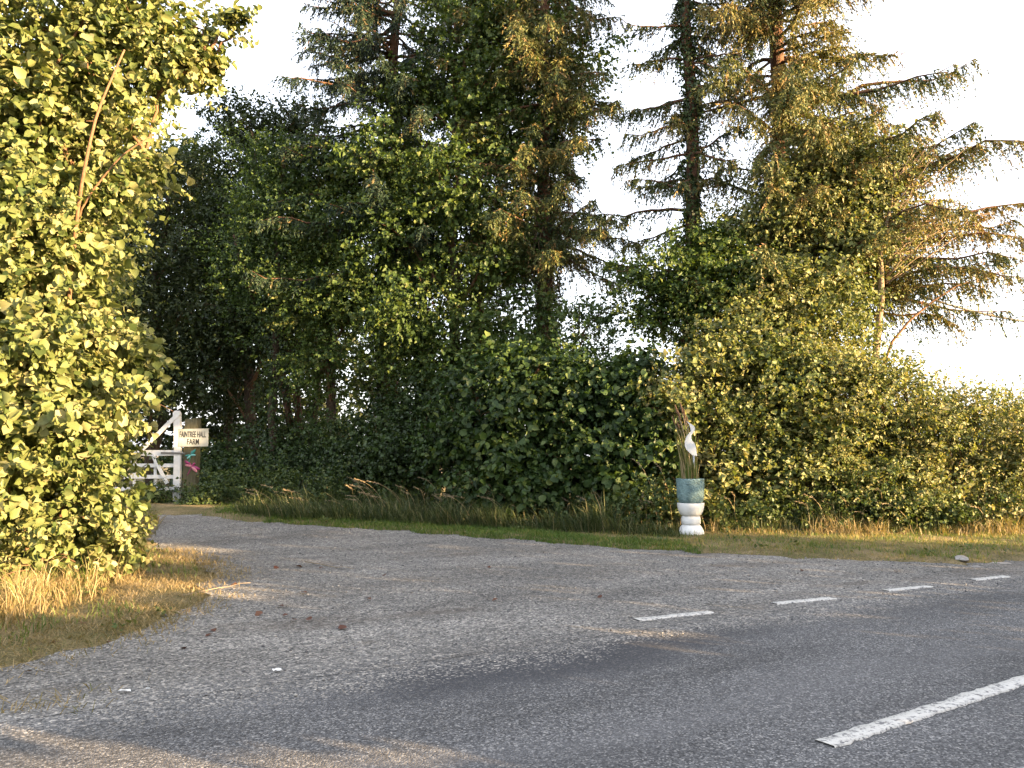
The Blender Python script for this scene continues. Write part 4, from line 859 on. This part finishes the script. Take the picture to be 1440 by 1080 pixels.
tag(mb.build('green_verge_grass', M['grass']), 'low bright green grass strip along the gravel under the long grass', 'grass', kind='stuff')
# left corner verge: straw coloured
x = rng.uniform(-8, -2.5, 66000); y = rng.uniform(5, 13.5, 66000); b_ = bare(x, y); n_ = x * ND[0] + y * ND[1]
ok = (b_ > -.8) & (b_ < 2.6) & (n_ > 5.4) & (rng.uniform(size=len(x)) < ss(-.8, .2, b_) ** 2) & (rng.uniform(size=len(x)) < .25 + .75 * ss(-.5, .4, noise2(x * 1.6, y * 1.6, 5)))
x, y, b_ = x[ok], y[ok], b_[ok]; k = len(x)
mb = MB(); place(mb, x, y, rng.uniform(.03, .10, k), .007, rng.normal(0, 1.3, (k, 2)), .45 + .3 * noise2(x * 1.2, y, 3) + rng.normal(0, .2, k), .9)
tag(mb.build('dry_verge_grass', M['dry']), 'straw-coloured dry cut grass on the corner of the drive', 'grass', kind='stuff')
ok = (b_ > .1) & (rng.uniform(size=k) < .22 * ss(.1, .6, noise2(x * 1.3, y * 1.3, 8) + .1)); mb = MB(); kk = ok.sum()
place(mb, x[ok], y[ok], rng.uniform(.05, .13, kk), .010, rng.normal(0, .4, (kk, 2)), rng.normal(.45, .2, kk))
tag(mb.build('corner_grass', M['grass']), 'patches of green grass on the corner of the drive', 'grass', kind='stuff')
# long dry grass at the foot of the corner hazel
k = 8000; px = rng.uniform(-60, 205, k); py = 790 + (190 - px) * .38 + rng.uniform(-24, 34, k) * rng.uniform(0, 1, k); Pg = np.array([G(a, c) for a, c in zip(px, py)])
mb = MB(); place(mb, Pg[:, 0], Pg[:, 1], rng.uniform(.12, .65, k) * rng.uniform(.3, 1, k) * (.45 + .55 * ss(-.5, .6, noise2(px * .05, py * .04, 2))), .008, np.stack([rng.normal(.05, .5, k), rng.normal(-.15, .45, k)], 1), rng.normal(.5, .28, k), .8)
tag(mb.build('long_dry_grass', M['dry']), 'long dry golden grass at the foot of the sunlit corner hazel', 'grass', kind='stuff')
k = 2600; px = rng.uniform(-60, 200, k); py = 785 + (190 - px) * .38 + rng.uniform(-22, 20, k); Pg = np.array([G(a, c) for a, c in zip(px, py)])
mb = MB(); place(mb, Pg[:, 0], Pg[:, 1], rng.uniform(.1, .6, k) * (.3 + .7 * ss(-.2, .6, noise2(px * .06, py * .05, 8))), .009, np.stack([rng.normal(.05, .5, k), rng.normal(-.15, .4, k)], 1), rng.normal(.7, .22, k), .8)
tag(mb.build('long_green_grass', M['grass']), 'long green grass mixed into the foot of the corner hazel', 'grass', kind='stuff')
# long grass along the shaded centre, leaning towards the gate
k = 11000; px = rng.uniform(330, 960, k); edge = np.interp(px, [330, 600, 900, 1000], [722, 742, 757, 762]); py = edge - rng.uniform(0, 1, k) ** 1.5 * 26
Pg = np.array([G(a, c) for a, c in zip(px, py)]); ht = .95 * np.maximum(.15, .3 + .5 * ss(-.6, .8, noise2(px * .02, py * .05, 1)) + .15 * rng.normal(size=k)) * rng.uniform(.5, 1.15, k) * np.interp(px, [330, 450, 850, 960], [.5, 1, 1, .55])
mb = MB(); place(mb, Pg[:, 0], Pg[:, 1], ht, .013, np.stack([rng.normal(-.3, .5, k), rng.normal(-.25, .45, k)], 1), rng.normal(.36, .28, k), .8)
tag(mb.build('long_grass', M['long']), 'long arching grass under the shaded hazel', 'grass', kind='stuff')
# seed heads
mb = MB(); ms = MB()
for (cx, cy, num, hh) in [(430, 705, 8, .7), (500, 690, 9, .85), (560, 690, 8, 1.05), (620, 690, 7, 1.1), (670, 705, 10, .9), (720, 715, 10, .8), (770, 715, 6, .9), (800, 720, 7, .85), (890, 725, 12, 1.0), (920, 730, 8, .8), (940, 725, 4, 1.5), (1050, 735, 4, 1.0), (1150, 735, 5, .9), (1260, 735, 12, .9), (1390, 735, 14, .9)]:
    for _ in range(num):
        q = G(cx + rng.normal() * 34, np.interp(cx, [400, 900, 1400], [724, 748, 750]) + rng.uniform(-8, 4)); L = hh * rng.uniform(.55, 1.15); lean_ = np.array([-rng.uniform(-.1, .75), -rng.uniform(0, .3)]) * L * (.5 if hh > 1.3 else 1)
        t = np.linspace(0, 1, 8)[:, None]; Pp = q + np.array([0, 0, 1.]) * L * (t - .18 * t ** 3) + np.concatenate([lean_, [0]]) * t ** 2
        mb.tube(Pp, .0042, 3, .8); tip = Pp[-1]; d_ = nrm(Pp[-1] - Pp[-2] + np.array([-.03, 0, -.03])); nn = 34
        u = rng.uniform(-.5, 1, nn); pos = tip + d_ * (u * .17)[:, None]; blades(ms, pos, nrm(d_ + .45 * rng.normal(size=(nn, 3))), .055, .010, np.clip(rng.normal(.55, .25, nn), 0, 1))
tag(mb.build('grass_stalk', M['dry']), 'thin pale flowering grass stalks along the hedge foot', 'grass', kind='stuff')
tag(ms.build('grass_seed_head', M['seed']), 'feathery pale seed heads leaning over the long grass', 'grass', kind='stuff')
# foot of the sunlit hedge: rusty dry grass and green weeds
k = 7500; px = rng.uniform(1000, 1520, k); py = 752 - rng.uniform(0, 1, k) ** 1.3 * 22 + np.interp(px, [1000, 1440], [4, 6]); Pg = np.array([G(a, c) for a, c in zip(px, py)])
dens = ss(-.2, .5, noise2(px * .018, py * .06, 6)); ok = rng.uniform(size=k) < .3 + .7 * dens
mb = MB(); q = ok.sum(); place(mb, Pg[ok, 0], Pg[ok, 1], rng.uniform(.08, .5, q) * (.4 + .6 * dens[ok]), .010, rng.normal(0, .5, (q, 2)), rng.normal(.38, .25, q), .7)
tag(mb.build('rusty_dry_grass', M['dry']), 'rusty dry grass along the foot of the sunlit hedge', 'grass', kind='stuff')
k = 8000; px = rng.uniform(1000, 1520, k); py = 748 - rng.uniform(0, 1, k) * 24 + np.interp(px, [1000, 1440], [4, 6]); Pg = np.array([G(a, c) for a, c in zip(px, py)])
mb = MB(); place(mb, Pg[:, 0], Pg[:, 1], rng.uniform(.2, .75, k) * (.5 + .5 * ss(-.3, .5, noise2(px * .02, py * .05, 12))), .012, rng.normal(0, .3, (k, 2)), rng.normal(.45, .2, k), .7)
tag(mb.build('tall_weed', M['long']), 'tall green grass and weeds along the foot of the sunlit hedge', 'grass', kind='stuff')
# bramble and nettle clumps
mb = MB(); bb = []
for (px, py, r_) in [(880, 725, 26), (840, 735, 20), (760, 730, 24), (690, 725, 24), (1065, 728, 28), (1010, 738, 12), (1150, 728, 18), (1210, 705, 28), (1285, 715, 26), (1240, 728, 20), (1405, 722, 24), (1340, 732, 14), (620, 715, 24), (540, 710, 24), (460, 700, 26), (400, 695, 28), (340, 690, 30), (310, 700, 18), (270, 706, 14), (238, 706, 12), (205, 708, 14), (222, 700, 12), (285, 708, 14), (930, 700, 26)]:
    Y = np.interp(px, [250, 400, 620, 900, 1440], [20.3, 20.0, 18.3, 16.4, 15.9]); bb.append(B(px, py, Y, r_ * 1.3, r_ * .9, .5))
Pt, out, idx = sample_twigs(bb, 5200, .5, .02); Q, LD, N, S = twig_leaves(Pt, out, 5, .22, .07, up=.5); leaves(mb, Q, LD, N, S, LEAF_V * [1.3, 1, 1], LEAF_T, np.clip(rng.normal(.45, .2, len(Q)), 0, 1))
tag(mb.build('undergrowth', M['nettle']), 'low leafy brambles and nettles along the hedge foot', 'undergrowth', kind='stuff')
k = 150; x = rng.uniform(-6.5, 11, k); y = rng.uniform(7, 17, k); b_ = bare(x, y); n_ = x * ND[0] + y * ND[1]; ok = (b_ > .05) & (b_ < 1.6) & (n_ > 6); x, y = x[ok], y[ok]; mb = MB()
for a_, c_ in zip(x, y):
    q = rng.integers(6, 16); Pw = np.stack([a_ + rng.normal(0, .06, q), c_ + rng.normal(0, .06, q), gz(np.full(q, a_), np.full(q, c_)) + rng.uniform(.01, .09, q)], 1)
    leaves(mb, Pw, nrm(rng.normal(size=(q, 3)) * [1, 1, .3] + [0, 0, .35]), nrm(rng.normal(size=(q, 3)) * .4 + [0, 0, 1]), rng.uniform(.03, .08, q), WIDE_V, LEAF_T, np.clip(rng.normal(.7, .25, q), 0, 1))
tag(mb.build('verge_weed', M['nettle']), 'small flat-leaved weeds dotted through the verge grass', 'weeds', kind='stuff')
# dead bracken by the drive edge next to the gate
mb = MB(); k = 900; px = rng.uniform(140, 222, k); py = 725 + rng.normal(0, 6, k); Pg = np.array([A(a, c, 16.6 + rng.normal() * .6) for a, c in zip(px, py)]); Pg[:, 2] = gz(Pg[:, 0], Pg[:, 1])
grass_blades(mb, Pg, rng.uniform(.1, .6, k) * rng.uniform(.3, 1, k), .012, rng.normal(.1, .8, (k, 2)), np.clip(rng.normal(.3, .2, k), 0, 1), .7)
tag(mb.build('dead_bracken', M['dry']), 'reddish dead bracken at the drive edge before the gate', 'bracken', kind='stuff')

# ------------------------------------------------------------------ loose stones, fallen leaves, scraps
mb = MB(); k = 5200; x = rng.uniform(-8, 8, k); y = rng.uniform(5, 19, k); b_ = bare(x, y); n_ = x * ND[0] + y * ND[1]; ok = (b_ < .05) & (n_ > 5.3); x, y = x[ok], y[ok]; k = len(x)
oct_v = np.array([[1, 0, 0], [-1, 0, 0], [0, 1, 0], [0, -1, 0], [0, 0, .8], [0, 0, -.8]]); oct_t = np.array([[0, 2, 4], [2, 1, 4], [1, 3, 4], [3, 0, 4], [2, 0, 5], [1, 2, 5], [3, 1, 5], [0, 3, 5]])
sz = rng.uniform(.006, .016, k); V = np.stack([x, y, hgt(x, y) + .008], 1)[:, None] + oct_v[None] * sz[:, None, None] * rng.uniform(.7, 1.3, (k, 6, 1))
mb.add(V.reshape(-1, 3), (oct_t[None] + (np.arange(k) * 6)[:, None, None]).reshape(-1, 3), np.repeat(rng.uniform(0, 1, k), 6))
M['chip'] = leaf_mat('stone_chip', [(.07, .07, .075), (.16, .16, .16), (.30, .29, .27)], trans=0, rough=.9, spec=.2, namp=0)
tag(mb.build('loose_gravel', M['chip'], flat=True), 'loose stone chippings scattered over the gravel drive', 'gravel', kind='stuff')
def rock(c, r, seed):
    bm = bmesh.new(); bmesh.ops.create_icosphere(bm, subdivisions=2, radius=1)
    for v in bm.verts:
        q = v.co.copy(); s_ = 1 + .22 * math.sin(q.x * 3 + seed) * math.cos(q.y * 4 + seed) + .12 * math.sin(q.z * 7 + q.x * 5 + seed); v.co = Vector((q.x * r[0], q.y * r[1], q.z * r[2])) * s_
    me = bpy.data.meshes.new('stone'); bm.to_mesh(me); bm.free(); me.materials.append(M['stone']); me.shade_flat(); o = link('stone', me, None, c); o.rotation_euler = (0, 0, seed); return o
M['stone'] = rough_mat('pale_stone', [(.3, (.17, .16, .15)), (.7, (.36, .34, .32))], scale=7, bump=.6, bscale=30)
for k, (px, py, r, lab) in enumerate([(1338, 795, (.30, .16, .03), 'broad flat pale stone bedded in the broken road edge'), (1372, 797, (.13, .09, .045), 'small pale stone beside the broad one in the road edge'), (1408, 792, (.20, .10, .05), 'long pale stone at the end of the broken road edge'), (1352, 790, (.16, .10, .05), 'pale stone half under the verge behind the broad one')]):
    q = G(px, py); q[2] = float(gz(q[0], q[1])[0]) + .004; tag(rock(q, r, 1.3 * k + .4), lab, 'stone', 'stones in the broken road edge')
lf = MB(); gv = HAZEL_V.copy(); gv[:, 2] += .18 * np.sin(gv[:, 0] * 6) * (gv[:, 1]) + .12; lme = mesh_data('fallen_leaf', gv, HAZEL_T, np.full(len(gv), .5), M['deadleaf']); lme2 = mesh_data('fallen_leaf', gv * [1, 1, 1.6], HAZEL_T, np.full(len(gv), .9), M['deadleaf'])
for k, (px, py) in enumerate([(155, 907), (255, 914), (35, 948), (52, 929), (300, 887), (298, 894), (118, 879), (80, 905), (392, 854), (370, 865), (405, 867), (435, 875), (412, 874), (488, 885), (391, 799), (416, 799), (448, 801), (430, 836), (325, 826), (272, 830), (520, 845), (700, 846), (845, 843), (1128, 803), (1260, 806), (690, 800), (540, 812)]):
    q = G(px, py); o = link('fallen_leaf', lme if k % 3 else lme2, None, (q[0], q[1], q[2] + .012)); s_ = rng.uniform(.05, .085); o.scale = (s_, s_, s_); o.rotation_euler = (rng.uniform(-.3, .3), rng.uniform(-.3, .3), rng.uniform(0, 6.28))
    tag(o, 'curled reddish-brown fallen leaf lying on the gravel of the drive', 'fallen leaf', 'fallen leaves on the gravel')
def scrap(px, py, s_, lab, grp):
    q = G(px, py); k = 14; a = np.linspace(0, 6.28, k, endpoint=False); r = rng.uniform(.5, 1, k)
    V = np.concatenate([[[0, 0, .25]], np.stack([np.cos(a) * r, np.sin(a) * r * .5, rng.uniform(0, .35, k)], 1)]) * s_; T = [(0, 1 + i, 1 + (i + 1) % k) for i in range(k)]
    o = link('paper_scrap', mesh_data('paper_scrap', V, T, None, M['whitepot'], True), None, (q[0], q[1], q[2] + .012)); tag(o, lab, 'litter', grp)
scrap(389, 946, .05, 'crumpled white scrap lying alone where gravel meets road', 'white scraps'); scrap(175, 975, .045, 'flat white scrap at the road edge, of a close pair', 'white scraps'); scrap(208, 971, .022, 'tiny white crumb next to the flat scrap at the road edge', 'white scraps')
for k, (a, c, lab) in enumerate([((255, 842), (352, 828), 'long pale straw stalk lying across the cut grass of the corner'), ((430, 793), (497, 803), 'thin pale stalk lying on the gravel of the drive')]):
    p, q = G(*a), G(*c); mb = MB(); t = np.linspace(0, 1, 7)[:, None]; P = p + (q - p) * t; P[:, 2] += .03 + .05 * (1 if k == 0 else 0) * t[:, 0]; P += rng.normal(size=P.shape) * .006
    base = P[0].copy(); mb.tube(P, np.linspace(.007, .003, 7), 5); o = mb.build('dry_stalk', M['seed'], None, base); o.location = base; tag(o, lab, 'stalk')
# overhead cable
q0, q1 = A(1300, 418, 30), A(1560, 452, 34); t = np.linspace(0, 1, 14)[:, None]; P = q0 + (q1 - q0) * t; P[:, 2] -= .45 * np.sin(np.pi * t[:, 0])
mb = MB(); mb.tube(P, .05, 5); o = mb.build('overhead_cable', M['black'], None, q0); o.location = q0; tag(o, 'thin dark cable sagging across the open sky past the pale tree', 'cable')
